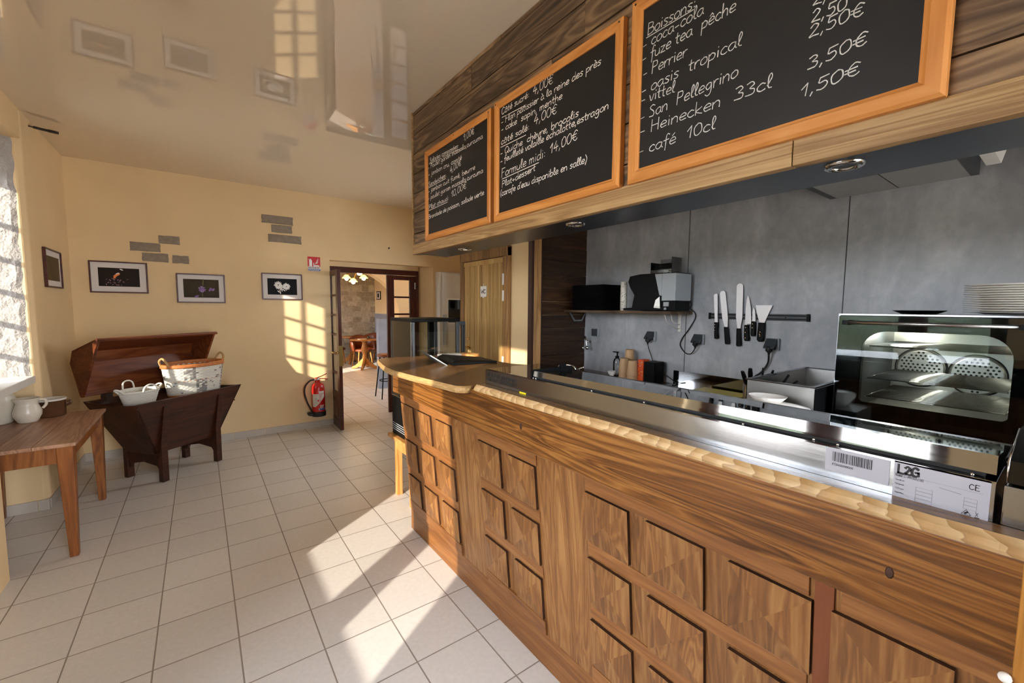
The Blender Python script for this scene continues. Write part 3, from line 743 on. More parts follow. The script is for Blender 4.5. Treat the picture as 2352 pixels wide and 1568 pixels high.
g('A', 1.2, '.05,0 .55,1.9|.55,1.9 1.05,0|.25,.7 .85,.7'); g('B', 1.1, '.15,1.9 .15,0|.15,1.9 .8,1.7 .75,1.1 .15,1.0|.15,1 .95,.85 .9,.2 .15,0'); g('C', 1.1, '.95,1.6 .55,1.9 .1,1.2 .2,.2 .6,0 .98,.3')
g('E', 1.0, '.9,1.9 .15,1.9|.15,1.9 .15,0|.15,0 .9,0|.15,1 .75,1'); g('F', 1.0, '.95,1.85 .15,1.9|.2,1.9 .15,0|.16,1 .75,1.05'); g('G', 1.15, '.95,1.6 .55,1.9 .1,1.2 .2,.2 .6,0 1.0,.25 1,.85|1,.85 .6,.85')
g('H', 1.15, '.15,1.9 .15,0|.95,1.9 .95,0|.15,.95 .95,.95'); g('L', 1.0, '.15,1.9 .15,0|.15,0 .9,0'); g('M', 1.3, '.12,0 .15,1.9|.15,1.9 .62,.6|.62,.6 1.1,1.9|1.1,1.9 1.12,0')
g('P', 1.05, '.2,1.9 .15,0|.18,1.85 .8,1.75 .8,1.05 .18,.95'); g('Q', 1.25, '.6,1.9 .12,1.3 .2,.25 .6,0 1.05,.5 1,1.5 .6,1.9|.7,.5 1.15,-.1'); g('R', 1.1, '.15,1.9 .15,0|.15,1.9 .85,1.7 .8,1.1 .15,1|.4,1 .95,0')
g('S', 1.0, '.85,1.65 .5,1.9 .15,1.5 .75,.7 .65,.1 .1,.15'); g('T', 1.1, '.05,1.9 1.05,1.9|.55,1.9 .5,0'); g('V', 1.1, '.05,1.9 .5,0|.5,0 1,1.9'); g('W', 1.5, '.05,1.9 .4,0|.4,0 .75,1.4|.75,1.4 1.1,0|1.1,0 1.45,1.9'); g('X', 1.1, '.1,1.9 1,0|1,1.9 .1,0')
g('K', 1.1, '.15,1.9 .15,0|.95,1.9 .18,.9|.4,1.1 1,0'); g('N', 1.2, '.15,0 .15,1.9|.15,1.9 .95,0|.95,0 .95,1.9'); g('Y', 1.0, '.05,1.9 .5,.95|.95,1.9 .5,.95|.5,.95 .5,0')
g('0', 1.0, '.5,1.75 .12,1.2 .2,.2 .5,0 .88,.5 .8,1.5 .5,1.75'); g('1', .7, '.08,1.1 .5,1.75|.5,1.75 .42,0'); g('2', 1.0, '.15,1.35 .45,1.75 .8,1.4 .5,.7 .1,.05 .4,.08 .9,.02'); g('3', .95, '.15,1.6 .55,1.75 .75,1.35 .4,.95 .8,.7 .7,.1 .1,.08')
g('4', 1.05, '.55,1.75 .1,.6|.1,.6 .95,.65|.68,1.1 .6,-.1'); g('5', .95, '.85,1.75 .25,1.7|.25,1.7 .2,1.0 .65,1.05 .8,.5 .5,0 .1,.1'); g('8', .95, '.7,1.5 .4,1.75 .2,1.4 .7,.7 .6,.05 .3,0 .15,.4 .7,1.2 .7,1.5'); g('9', .95, '.75,1.3 .45,1.75 .15,1.35 .4,.95 .75,1.4 .7,.5 .5,0'); g('6', .95, '.7,1.7 .25,1.1 .15,.4 .45,0 .8,.35 .6,.85 .2,.6'); g('7', .9, '.1,1.75 .8,1.75|.8,1.75 .35,0')
g(',', .45, '.22,.12 .1,-.35'); g(':', .5, '.2,.15 .21,.24|.2,.8 .21,.89'); g('-', .8, '.12,.5 .62,.55'); g('+', .9, '.1,.5 .7,.5|.4,.85 .4,.15'); g("'", .3, '.18,1.9 .12,1.5'); g('(', .55, '.5,1.9 .15,.9 .4,-.4'); g(')', .55, '.1,1.9 .45,.9 .15,-.4'); g('/', .7, '.05,-.2 .6,1.9'); g('.', .4, '.15,.02 .2,.08')
g('€', 1.1, '.95,1.5 .6,1.75 .25,1.1 .3,.3 .65,0 .95,.25|.02,1.1 .8,1.1|.02,.65 .7,.65')
ACC = {'é': ('e', '.35,1.3 .6,1.65'), 'è': ('e', '.25,1.65 .5,1.3'), 'ê': ('e', '.2,1.25 .42,1.55|.42,1.55 .62,1.25'), 'à': ('a', '.25,1.65 .5,1.3'), 'â': ('a', '.2,1.25 .45,1.55|.45,1.55 .65,1.25'), 'ô': ('o', '.2,1.25 .45,1.55|.45,1.55 .68,1.25')}
for k, (base, s) in ACC.items():
    G[k] = (G[base][0], G[base][1] + [[tuple(float(v) for v in p.split(',')) for p in st.split()] for st in s.split('|')])
def text_width(t): return sum(G[c][0] for c in t)
def strokes(t):
    x = 0
    for c in t:
        adv, ss = G[c]
        for s in ss:
            pts = [Vector((p[0] + x, p[1], 0)) for p in s]
            yield catmull(pts, 4) if len(pts) > 2 else pts
        x += adv
def ribbon(b, pts, wid, to3d, jit=0.0):
    n = len(pts)
    L, R = [], []
    for i, p in enumerate(pts):
        t = pts[min(i + 1, n - 1)] - pts[max(i - 1, 0)]
        t = t.normalized() if t.length > 1e-9 else Vector((1, 0, 0))
        nr = Vector((-t.y, t.x, 0)) * wid * .5 * (1 + jit * (random.random() - .5))
        e = t * wid * (.35 if i == n - 1 else (-.35 if i == 0 else 0))
        L.append(b.bm.verts.new(to3d(p + nr + e))); R.append(b.bm.verts.new(to3d(p - nr + e)))
    for i in range(n - 1): b._face([L[i], L[i + 1], R[i + 1], R[i]])
def write(b, text, p0, p1, xh, wid, X, slant=.12):
    """text on a plane X=const facing -X, baseline from p0 to p1 in (y, z)"""
    a, c = Vector((p0[0], p0[1], 0)), Vector((p1[0], p1[1], 0)); L = (c - a).length; u = (c - a).normalized()
    sx = L / text_width(text); up = Vector((0, 1, 0))
    for pts in strokes(text):
        q = [a + u * ((p.x + p.y * slant * xh / max(sx, 1e-6) * .6) * sx) + up * (p.y * xh + random.uniform(-.0004, .0004)) for p in pts]
        ribbon(b, q, wid, lambda v: (X, v.x, v.y), .5)
def line(b, p0, p1, wid, X): ribbon(b, [Vector((*p0, 0)), Vector((*p1, 0))], wid, lambda v: (X, v.x, v.y))

# rating plates on the steel front
b = MB([M['label'], M['ink'], M['ink_grey']]); XL = 1.0985
b.box(XL, 1.1, .210, .318, 1.249, 1.2995)
b.mi = 1; random.seed(3); y = .305
while y > .2375:
    wd = random.choice((.0007, .0007, .0012, .0018)); b.quad((XL - .0004, y, 1.272), (XL - .0004, y - wd, 1.272), (XL - .0004, y - wd, 1.293), (XL - .0004, y, 1.293)); y -= wd + random.choice((.0007, .0010, .0014))
write(b, 'ET2402050000', (.305, 1.2635), (.268, 1.2635), .0022, .0007, XL - .0004)
b.build('barcode_label', tu)['label'] = 'silver barcode label'
b = MB([M['label'], M['ink'], M['ink_grey']])
b.box(XL, 1.1, .0755, .2035, 1.2265, 1.3035)
b.mi = 1
Xi = XL - .0004
write(b, 'L2G', (.1985, 1.2805), (.1665, 1.2805), .0088, .0042, Xi, 0)
write(b, 'CE', (.1015, 1.2815), (.0880, 1.2815), .0050, .0013, Xi, 0)
line(b, (.108, 1.2335), (.102, 1.2425), .0008, Xi); line(b, (.102, 1.2425), (.096, 1.2335), .0008, Xi); line(b, (.108, 1.2335), (.096, 1.2335), .0008, Xi); line(b, (.1035, 1.2355), (.1005, 1.2385), .003, Xi)
line(b, (.091, 1.2325), (.086, 1.2325), .0015, Xi); write(b, 'X', (.091, 1.235), (.087, 1.235), .0035, .0006, Xi, 0)
b.mi = 2
write(b, 'Model: C-VRX1600/380', (.2010, 1.2735), (.1600, 1.2735), .0025, .0009, Xi, 0)
line(b, (.160, 1.2775), (.084, 1.2775), .0004, Xi)
for k, t in enumerate(('Serial No', 'Refrigerant', 'Voltage', 'Temperature')): write(b, t.replace(' ', ' ').replace('N', 'n'), (.2005, 1.2655 - k * .0085), (.187, 1.2655 - k * .0085), .0016, .0005, Xi, 0)
for k in range(4):
    z0 = 1.2605 - k * .0072
    for s in ((.170, .147),):
        line(b, (s[0], z0), (s[1], z0), .0004, Xi); line(b, (s[0], z0 - .0064), (s[1], z0 - .0064), .0004, Xi); line(b, (s[0], z0), (s[0], z0 - .0064), .0004, Xi); line(b, (s[1], z0), (s[1], z0 - .0064), .0004, Xi)
for k in range(3):
    z0 = 1.2640 - k * .0068
    line(b, (.106, z0), (.090, z0), .0004, Xi); line(b, (.106, z0 - .0066), (.090, z0 - .0066), .0004, Xi); line(b, (.106, z0), (.106, z0 - .0066), .0004, Xi); line(b, (.090, z0), (.090, z0 - .0066), .0004, Xi)
line(b, (.138, 1.2705), (.110, 1.2680), .0009, Xi)
b.build('rating_label', tu)['label'] = 'silver rating label with L2G lettering'
random.seed(11)

su = thing('steel_appliance', 'steel box with a dark glass top at the right end of the bar', 'appliance', (1.25, -.05, 1.19))
b = MB(M['steel']); b.box(1.10, 1.43, -.36, .062, 1.192, 1.302); b.build('body', su, .003)
b = MB([M['black_gloss'], M['chrome']]); b.prism([(1.105, 1.306), (1.105, 1.345), (1.27, 1.372), (1.43, 1.372), (1.43, 1.306)], 'Y', -.36, .058)
b.mi = 1; b.tube([(1.104, .059, 1.306), (1.104, .059, 1.346), (1.27, .059, 1.373)], .0015, 6, False); b.cyl((1.16, .056, 1.325), .005, .012, 'Y', 10); b.build('glass_top', su)
CHALK = {
 1: [
  ('Salades composées:', (2.727, 2.573), (2.317, 2.559)),
  ('9,00€', (2.273, 2.58), (2.138, 2.585)),
  ('- Poulet garam massala,curcuma', (2.751, 2.534), (2.049, 2.531)),
  ('- jambon cru, comté', (2.746, 2.487), (2.281, 2.48)),
  ('Sandwiches:', (2.748, 2.419), (2.48, 2.425)),
  ('4,00€', (2.439, 2.434), (2.288, 2.449)),
  ('- jambon cuit fumé, beurre', (2.754, 2.376), (2.129, 2.385)),
  ('- poulet garam massala,curcuma', (2.755, 2.329), (2.044, 2.346)),
  ('Plat chaud:', (2.747, 2.266), (2.444, 2.276)),
  ('10,00€', (2.425, 2.284), (2.225, 2.302)),
  ('Brandade de poisson, salade verte', (2.752, 2.202), (2.034, 2.224)),
 ],
 2: [
  ('Côté sucré:', (1.867, 2.592), (1.637, 2.596)),
  ('4,00€', (1.611, 2.594), (1.468, 2.591)),
  ('- Flan pâtissier à la reine des près', (1.87, 2.543), (1.189, 2.549)),
  ('- cake  sapin, menthe', (1.87, 2.506), (1.407, 2.502)),
  ('côté salé:', (1.871, 2.443), (1.631, 2.446)),
  ('4,00€', (1.602, 2.456), (1.439, 2.454)),
  ('- Quiche  chèvre, brocolis', (1.876, 2.388), (1.306, 2.395)),
  ('- feuilleté volaille echalotte,estragon', (1.875, 2.348), (1.145, 2.367)),
  ('Formule midi:', (1.867, 2.276), (1.511, 2.287)),
  ('14,00€', (1.485, 2.291), (1.308, 2.303)),
  ('Plat+dessert', (1.862, 2.224), (1.584, 2.244)),
  ("(carafe d'eau disponible en salle)", (1.876, 2.182), (1.253, 2.194)),
 ],
 3: [
  ('Boissons:', (0.979, 2.551), (0.795, 2.55)),
  ('- coca-cola', (0.997, 2.511), (0.769, 2.515)),
  ('- fuze tea  pêche', (0.997, 2.466), (0.669, 2.473)),
  ('- Perrier', (0.992, 2.414), (0.821, 2.414)),
  ('- oasis  tropical', (0.996, 2.357), (0.647, 2.365)),
  ('- vittel', (0.996, 2.327), (0.861, 2.317)),
  ('- San  Pellegrino', (0.997, 2.266), (0.653, 2.282)),
  ('- Heinecken  33cl', (0.998, 2.219), (0.558, 2.213)),
  ('- café  10cl', (1.001, 2.15), (0.715, 2.153)),
  ('2,50', (0.473, 2.338), (0.396, 2.333)),
  ('2,50€', (0.477, 2.302), (0.36, 2.302)),
  ('3,50€', (0.476, 2.222), (0.349, 2.232)),
  ('1,50€', (0.488, 2.158), (0.359, 2.168)),
  ('2,50€', (0.472, 2.379), (0.371, 2.369)),
  ('2,50€', (0.467, 2.413), (0.367, 2.4)),
 ],
}
UNDER = {
 1: [((2.727, 2.568), (2.543, 2.557)), ((2.525, 2.559), (2.324, 2.55)), ((2.748, 2.412), (2.487, 2.416)), ((2.747, 2.258), (2.462, 2.265))],
 2: [((1.863, 2.578), (1.668, 2.567)), ((1.871, 2.431), (1.661, 2.428)), ((1.859, 2.267), (1.562, 2.273))],
 3: [((0.981, 2.545), (0.805, 2.546))],
}

# ================================================================== CHALKBOARDS
def chalkboard(n, y0, y1, z0, z1, label, xh, wid, fw=.046, nails=()):
    t = thing('chalkboard', label, 'chalkboard', (1.318, (y0 + y1) / 2, z0), 0, 'chalkboard menus on the bulkhead')
    b = MB([M['frame_orange'], M['frame_orange_v']])
    Xf, Xs, Xb = 1.290, 1.303, 1.3195
    prof = [(0, Xf + .006), (.008, Xf), (fw - .012, Xf + .001), (fw - .006, Xf + .006), (fw, Xf + .008), (fw, Xb), (0, Xb)]   # (inset, depth)
    cor = [(y0, z0), (y1, z0), (y1, z1), (y0, z1)]; sg = [(1, 1), (-1, 1), (-1, -1), (1, -1)]
    for k in range(4):
        b.mi = 0 if k % 2 == 0 else 1; b.v = random.random()
        a, c, sa, sc = cor[k], cor[(k + 1) % 4], sg[k], sg[(k + 1) % 4]
        A = [b.bm.verts.new((x, a[0] + sa[0] * i, a[1] + sa[1] * i)) for i, x in prof]; C = [b.bm.verts.new((x, c[0] + sc[0] * i, c[1] + sc[1] * i)) for i, x in prof]
        m = len(prof)
        for i in range(m): b._face([A[i], A[(i + 1) % m], C[(i + 1) % m], C[i]])
    b.build('frame', t)
    b = MB(M['slate']); b.box(Xs, Xb - .002, y0 + fw - .004, y1 - fw + .004, z0 + fw - .004, z1 - fw + .004); b.build('slate', t)
    b = MB(M['chalk'] if n < 3 else M['chalk_thin'])
    for s, p0, p1 in CHALK[n]:
        if n == 1: p0, p1 = (p0[0] - .010, p0[1]), (p1[0] - .002, p1[1])
        if max(p0[1], p1[1]) > z1 - fw - .012: continue
        write(b, s, p0, p1, xh * (.82 if n == 3 and s[0].isdigit() else 1.35 if s[0].isdigit() or s.rstrip(':') == 'Formule midi' else 1), wid, Xs - .0006)
    for p0, p1 in UNDER[n]: line(b, p0, p1, wid, Xs - .0006)
    b.build('chalk_lettering', t)['label'] = 'white chalk handwriting'
    for y, z in nails: b = MB(M['gap']); b.lathe([(.004, 0), (.003, -.0012)], (Xf, y, z), 8, axis='X'); b.build('nail', t)
chalkboard(1, 1.956, 2.778, 2.058, 2.660, 'small framed chalkboard listing salads, sandwiches and plat chaud, nearest the bulkhead corner', .0155, .0031, .039, ((2.76, 2.642), (1.975, 2.640), (2.36, 2.643)))
chalkboard(2, 1.078, 1.922, 2.056, 2.668, 'framed chalkboard starting with côté sucré and ending with a lunch formula at 14,00€', .0168, .0032, .039, ((1.905, 2.652), (1.095, 2.652)))
chalkboard(3, .208, 1.041, 2.056, 2.690, 'framed chalkboard of drinks headed Boissons with sparse writing', .0205, .0028, .046, ((1.022, 2.672), (.226, 2.672)))

for x, y, lab in ((1.475, 2.54, 'round recessed spotlight below the salads chalkboard, with a bright face'), (1.441, 1.452, 'round recessed chrome spotlight, unlit, under the lunch formula chalkboard'), (1.428, .416, 'round recessed chrome spotlight, unlit, under the drinks chalkboard')):
    t = thing('spotlight', lab, 'spotlight', (x, y, 1.992), 0, 'recessed spotlights in the soffit')
    b = MB(M['chrome']); b.lathe([(.028, .0), (.030, -.006), (.036, -.009), (.044, -.006), (.046, .0)], (x, y, 1.992), 32, caps=False); b.build('ring', t)
    b = MB(M['spot_bright'] if y > 2 else M['darkgrey']); b.lathe([(.001, .0), (.018, -.001), (.028, -.001)], (x, y, 1.9915), 24, caps=False); b.build('lamp', t)

# ================================================================== KITCHEN
t = thing('extractor_hood', 'dark extractor hood high on the grey kitchen wall above the oven', 'extractor hood', (2.6, .62, 2.218))
b = MB(M['darkgrey']); b.box(2.28, 2.9, .33, .90, 2.222, 2.75); b.build('casing', t)
b = MB(M['steel_dull']); b.box(2.28, 2.875, .355, .60, 2.217, 2.222); b.box(2.28, 2.875, .606, .862, 2.217, 2.222); b.build('grease_filter', t)
b = MB([M['white'], M['red_flat']]); b.prism([(.255, 2.27), (.215, 2.27), (.235, 2.18), (.275, 2.18)], 'X', 2.36, 2.56); b.build('lamp_cover', t)

wk = thing('kitchen_worktop', 'kitchen worktop along the grey stone-look wall behind the bar', 'worktop', (2.5, .7, 0))
b = MB(M['slab']); b.box(2.11, 2.897, -1.38, 2.764, .99, 1.03); b.build('top', wk)
b = MB(M['darkgrey']); b.box(2.16, 2.897, -1.38, 2.764, 0, .99); b.build('cabinet_body', wk)
t = thing('steel_splashback', 'shiny steel upstand against the grey wall behind the yellow board', 'splashback', (2.89, 1.5, 1.03))
b = MB(M['steel_mirror']); b.box(2.888, 2.9, .95, 1.83, 1.031, 1.132); b.box(2.30, 2.888, .95, 1.83, 1.031, 1.033); b.build('upstand', t)
b = MB(M['cutting_yellow']); b.box(2.32, 2.84, 1.235, 1.555, 1.034, 1.052)
o = b.build('cutting_board', None, .004, at=(2.58, 1.4, 1.034)); tag(o, 'pale yellow cutting board lying before the steel upstand', 'cutting board')

# convection oven
ov = thing('convection_oven', 'black convection oven with a wide glass door and chrome rail handle', 'oven', (2.6, .27, 1.03))
b = MB(M['black'])   # shell left hollow for the cavity
b.box(2.30, 2.88, .56, .647, 1.035, 1.579); b.box(2.30, 2.88, -.12, .13, 1.035, 1.579); b.box(2.30, 2.88, .13, .56, 1.035, 1.18); b.box(2.30, 2.88, .13, .56, 1.53, 1.579); b.box(2.80, 2.88, .13, .56, 1.18, 1.53)
b.build('casing', ov)
b = MB(M['steel']); b.box(2.292, 2.88, -.12, .650, 1.577, 1.583); b.box(2.292, 2.30, .6435, .650, 1.035, 1.579); b.build('edge_trim', ov)
b = MB([M['enamel'], M['darkgrey']])   # cavity liner
b.quad((2.799, .13, 1.18), (2.799, .56, 1.18), (2.799, .56, 1.53), (2.799, .13, 1.53)); b.mi = 1; b.quad((2.32, .559, 1.18), (2.80, .559, 1.18), (2.80, .559, 1.53), (2.32, .559, 1.53)); b.mi = 0
b.quad((2.32, .131, 1.18), (2.80, .131, 1.18), (2.80, .131, 1.53), (2.32, .131, 1.53)); b.quad((2.32, .13, 1.181), (2.80, .13, 1.181), (2.80, .56, 1.181), (2.32, .56, 1.181)); b.quad((2.32, .13, 1.529), (2.80, .13, 1.529), (2.80, .56, 1.529), (2.32, .56, 1.529))
b.build('cavity', ov)
for cy, cz in ((.454, 1.325), (.268, 1.31)):
    b = MB([M['enamel'], M['gap']]); b.lathe([(.088, 0), (.088, -.006), (.080, -.010)], (2.797, cy, cz), 36, axis='X')
    b.mi = 1; b.lathe([(.095, 0), (.089, -.001)], (2.798, cy, cz), 36, axis='X', caps=False)
    for i in range(-5, 6):
        for j in range(-5, 6):
            yy, zz = (i + .5 * (j % 2)) * .0165, j * .0145
            if yy * yy + zz * zz < .074 ** 2 and not (abs(yy) < .018 and abs(zz - .029) < .008): b.lathe([(.0048, 0), (.0047, -.0004)], (2.7868, cy + yy, cz + zz), 8, axis='X')
    b.build('fan_cover', ov)
for z in (1.445, 1.305, 1.225):
    b = MB(M['chrome'])
    for y in (.545, .145): b.tube([(2.34, y, z), (2.78, y, z)], .003, 6, False)
    for x in (2.34, 2.78): b.tube([(x, .145, z), (x, .545, z)], .003, 6, False)
    for k in range(24): b.tube([(2.345 + k * .0187, .145, z + .003), (2.345 + k * .0187, .545, z + .003)], .0013, 5, False)
    b.build('wire_shelf', ov)
b = MB(M['black_gloss'])    # door: black surround with a rounded window
def rr(y0, y1, z0, z1, r, n=8, rt=None):
    P = []
    for cy, cz, a0, rad in ((y1, z1, 0, rt or r), (y0, z1, 90, rt or r), (y0, z0, 180, r), (y1, z0, 270, r)):
        ccy = cy - rad if a0 in (0, 270) else cy + rad; ccz = cz - rad if a0 in (0, 90) else cz + rad
        for k in range(n + 1):
            a = math.radians(a0 + 90 * k / n); P.append((ccy + rad * math.cos(a), ccz + rad * math.sin(a)))
    return P
inn = rr(.135, .562, 1.205, 1.512, .02, 8, .085); outp = []
y0o, y1o, z0o, z1o = -.118, .6425, 1.04, 1.574
for (y, z) in inn:
    cy, cz = .348, 1.36; dy, dz = y - cy, z - cz
    s = min([v for v in (((y1o - cy) / dy if dy > 1e-6 else 9e9), ((y0o - cy) / dy if dy < -1e-6 else 9e9), ((z1o - cz) / dz if dz > 1e-6 else 9e9), ((z0o - cz) / dz if dz < -1e-6 else 9e9))])
    outp.append((cy + dy * s, cz + dz * s))
n = len(inn)
for xa in (2.276, 2.296):
    I = [b.bm.verts.new((xa, *p)) for p in inn]; O = [b.bm.verts.new((xa, *p)) for p in outp]
    for i in range(n): b._face([I[i], I[(i + 1) % n], O[(i + 1) % n], O[i]])
b.box(2.276, 2.296, .6425, .6435, 1.04, 1.574)
for (yy, zz) in ((y0o, z0o), (y0o, z1o - .02), (y1o - .02, z0o), (y1o - .02, z1o - .02)): b.box(2.2765, 2.296, yy, yy + .02, zz, zz + .02)
b.prism(inn, 'X', 2.277, 2.277) if False else None
dr = b.build('door', ov)
b = MB(M['glass_oven']); b.box(2.270, 2.275, -.118, .6425, 1.04, 1.574); b.build('glass_pane', dr)
b = MB([M['steel_dull'], M['black']]); b.tube([(2.245, .125, 1.546), (2.245, .60, 1.546)], .0075, 10, False); b.mi = 1
for y in (.105, .60): b.box(2.235, 2.27, y, y + .02, 1.536, 1.556)
b.build('handle', dr)
ol = bpy.data.lights.new('oven_lamp', 'POINT'); ol.energy = 2.0; ol.color = (1, .95, .82); ol.shadow_soft_size = .03
oo = bpy.data.objects.new('oven_lamp', ol); COL.objects.link(oo); oo.location = (2.55, .50, 1.50)

def plate_mesh():
    b = MB(M['porcelain']); b.lathe([(.001, .003), (.085, .003), (.10, .0075), (.142, .011), (.143, .0125), (.10, .0105), (.083, .006), (.001, .006)], (0, 0, 0), 40, caps=False); return b
pl0 = None
for k in range(13):
    if pl0 is None:
        pl0 = plate_mesh().build('dinner_plate'); o = pl0
    else:
        o = pl0.copy(); COL.objects.link(o)
    o.location = (2.52 + random.uniform(-.003, .003), .155 + random.uniform(-.003, .003), 1.584 + k * .0088)
    tag(o, 'white dinner plate, topmost of the stack on the oven' if k == 12 else ('white dinner plate, lowest of the stack on the oven' if k == 0 else 'white dinner plate within the tall stack on the black oven'), 'plate', 'white plates stacked on the oven')
b = MB(M['black']); b.lathe([(.001, .0), (.055, .0), (.085, .014), (.086, .016), (.06, .006), (.001, .004)], (0, 0, 0), 36, caps=False)
o = b.build('dark_dish', at=None); o.location = (2.50, .425, 1.584); tag(o, 'shallow black dish lying on the oven left of the plates', 'dish')

# deep steel bath left of the oven
t = thing('steel_bath', 'deep open stainless steel bath standing left of the oven', 'bain-marie', (2.48, .81, 1.034))
b = MB([M['steel_dull'], M['black']])
x0, x1, y0, y1, zt, zb, i = 2.13, 2.86, .672, .955, 1.262, 1.034, .014
b.box(x0, x0 + .004, y0, y1, zb, zt); b.box(x1 - .004, x1, y0, y1, zb, zt); b.box(x0, x1, y1 - .004, y1, zb, zt); b.box(x0, x1, y0, y1, zb, zb + .02)
b.mi = 1; b.box(x0 + .002, x1, y0, y0 + .004, zb, zt - .01); b.build('tub', t)
b = MB(M['steel']); b.box(x0 - .004, x0 + i, y0 - .004, y1 + .004, zt - .004, zt + .003); b.box(x1 - i, x1 + .004, y0 - .004, y1 + .004, zt - .004, zt + .003)
b.box(x0 + i, x1 - i, y0 - .004, y0 + i, zt - .004, zt + .003); b.box(x0 + i, x1 - i, y1 - i, y1 + .004, zt - .004, zt + .003); b.build('rim', t, .001)

def bowl(name, c, prof, sx, sy, m, label, cat, rz=0):
    b = MB(M[m]); b.lathe(prof, (0, 0, 0), 40, sx, sy, caps=False); o = b.build(name); o.location = c; o.rotation_euler = (0, 0, rz); tag(o, label, cat); return o
bowl('serving_dish', (1.985, .80, 1.196), [(.001, .0), (.045, .0), (.062, .026), (.066, .029), (.048, .006), (.001, .004)], 1.0, 1.15, 'porcelain', 'white oval serving dish standing before the steel bath, upper one', 'dish')
bowl('serving_bowl', (1.985, .755, 1.124), [(.001, .0), (.08, .0), (.108, .05), (.106, .066), (.07, .072), (.001, .072)], .85, 1.1, 'porcelain', 'white lidded serving bowl under the oval dish before the steel bath', 'bowl')
b = MB(M['steel_dull']); b.box(1.86, 2.10, .60, 1.05, 1.05, 1.124); b.box(1.88, 1.90, .62, .64, 0, 1.05); b.box(1.88, 1.90, 1.01, 1.03, 0, 1.05); b.box(2.06, 2.08, .62, .64, 0, 1.05); b.box(2.06, 2.08, 1.01, 1.03, 0, 1.05)
o = b.build('steel_side_table', at=(1.92, .82, 0)); tag(o, 'steel side table behind the topping unit carrying the white dishes', 'table')

# utensils in a steel pot
b = MB(M['steel_dull']); b.lathe([(.001, .0), (.055, .0), (.062, .15), (.060, .151), (.053, .004), (.001, .004)], (0, 0, 0), 28, caps=False)
o = b.build('utensil_pot'); o.location = (2.44, 1.045, 1.034); tag(o, 'round steel pot holding tongs beside the steel bath', 'pot')
def tongs(c, tilt, rz, label):
    b = MB([M['black'], M['steel_dull']])
    for s in (-1, 1):
        b.mi = 1; b.tube([(0, s * .004, .0), (0, s * .012, .11), (0, s * .014, .17)], .004, 6)
        b.mi = 0; b.loft([[(x * w, s * (.012 + .004 * q) + y * .005, z) for x, y in ((-1, -1), (1, -1), (1, 1), (-1, 1))] for q, (w, z) in enumerate(((.006, .16), (.012, .19), (.013, .22), (.008, .245)))], smooth=False)
    o = b.build('tongs'); o.location = c; o.rotation_euler = (tilt[0], tilt[1], rz); tag(o, label, 'tongs', 'black-tipped tongs in the steel pot'); return o
tongs((2.43, 1.03, 1.04), (.18, -.05), .4, 'black-tipped tongs standing upright in the steel pot')
tongs((2.45, 1.06, 1.04), (-.30, -.12), 1.1, 'black-tipped tongs leaning left out of the steel pot')
tongs((2.46, 1.02, 1.04), (.60, .05), .2, 'black-tipped tongs leaning over the corner of the steel bath')

# paper cups, upside down and nested
cup0 = None
def cup(c, label):
    global cup0
    if cup0 is None:
        b = MB(M['cardboard']); b.lathe([(.0440, .0), (.0452, .003), (.0440, .006), (.0335, .112), (.0325, .114), (.0305, .111), (.001, .111)], (0, 0, 0), 32, caps=False); cup0 = b.build('paper_cup'); o = cup0
    else: o = cup0.copy(); COL.objects.link(o)
    o.location = c; tag(o, label, 'paper cup', 'kraft paper cups stacked upside down'); return o
cup((2.725, 2.165, 1.031), 'kraft paper cup, lowest of the left front stack beside the soap pump'); cup((2.725, 2.165, 1.088), 'kraft paper cup, top of the left front stack beside the soap pump')
cup((2.705, 2.070, 1.031), 'kraft paper cup, lowest of the stack touching the orange box'); cup((2.705, 2.070, 1.080), 'kraft paper cup, top of the stack touching the orange box')
for k in range(4): cup((2.815, 2.185, 1.031 + k * .040), 'kraft paper cup in the tall rear stack' if 0 < k < 3 else ('kraft paper cup topping the tall rear stack' if k == 3 else 'kraft paper cup at the foot of the tall rear stack'))

t = thing('soap_dispenser', 'clear soap bottle with a black pump behind the paper cups', 'soap dispenser', (2.80, 2.30, 1.031))
b = MB(M['acrylic']); b.lathe([(.001, 0), (.032, 0), (.033, .12), (.026, .145), (.014, .155)], (2.80, 2.30, 1.031), 24, caps=False); b.build('bottle', t)
b = MB(M['black']); b.lathe([(.016, .150), (.016, .170), (.006, .172), (.006, .195), (.012, .197), (.012, .206), (.001, .207)], (2.80, 2.30, 1.031), 16, caps=False); b.tube([(2.80, 2.30, 1.233), (2.80, 2.345, 1.232)], .005, 6, False); b.build('pump', t)
bowl('egg_cup', (2.72, 2.285, 1.031), [(.001, 0), (.020, 0), (.014, .012), (.03, .03), (.036, .052), (.034, .052), (.026, .03), (.001, .02)], 1, 1, 'porcelain', 'small white cup with a handle left of the paper cups', 'cup')

def box_thing(name, c, s, m, label, cat, rz=0, bev=.003):
    b = MB(M[m] if isinstance(m, str) else m); b.box(-s[0] / 2, s[0] / 2, -s[1] / 2, s[1] / 2, 0, s[2]); o = b.build(name, bevel=bev); o.location = c; o.rotation_euler = (0, 0, rz); tag(o, label, cat); return o
t = thing('orange_box', 'orange and red carton box standing between the paper cups and black cube', 'carton', (2.765, 2.01, 1.031))
b = MB(M['orange_card']); b.box(2.722, 2.80, 1.983, 2.035, 1.031, 1.205); b.build('carton', t, .002)
b = MB([M['cardboard'], M['red_flat'], M['petal_orange']])
random.seed(5)
for k in range(26):
    b.mi = k % 3; y, z = random.uniform(1.988, 2.03), random.uniform(1.04, 1.195); s = random.uniform(.003, .008); b.quad((2.7215, y, z - s), (2.7215, y + s, z), (2.7215, y, z + s), (2.7215, y - s, z))
b.build('printed_front', t)
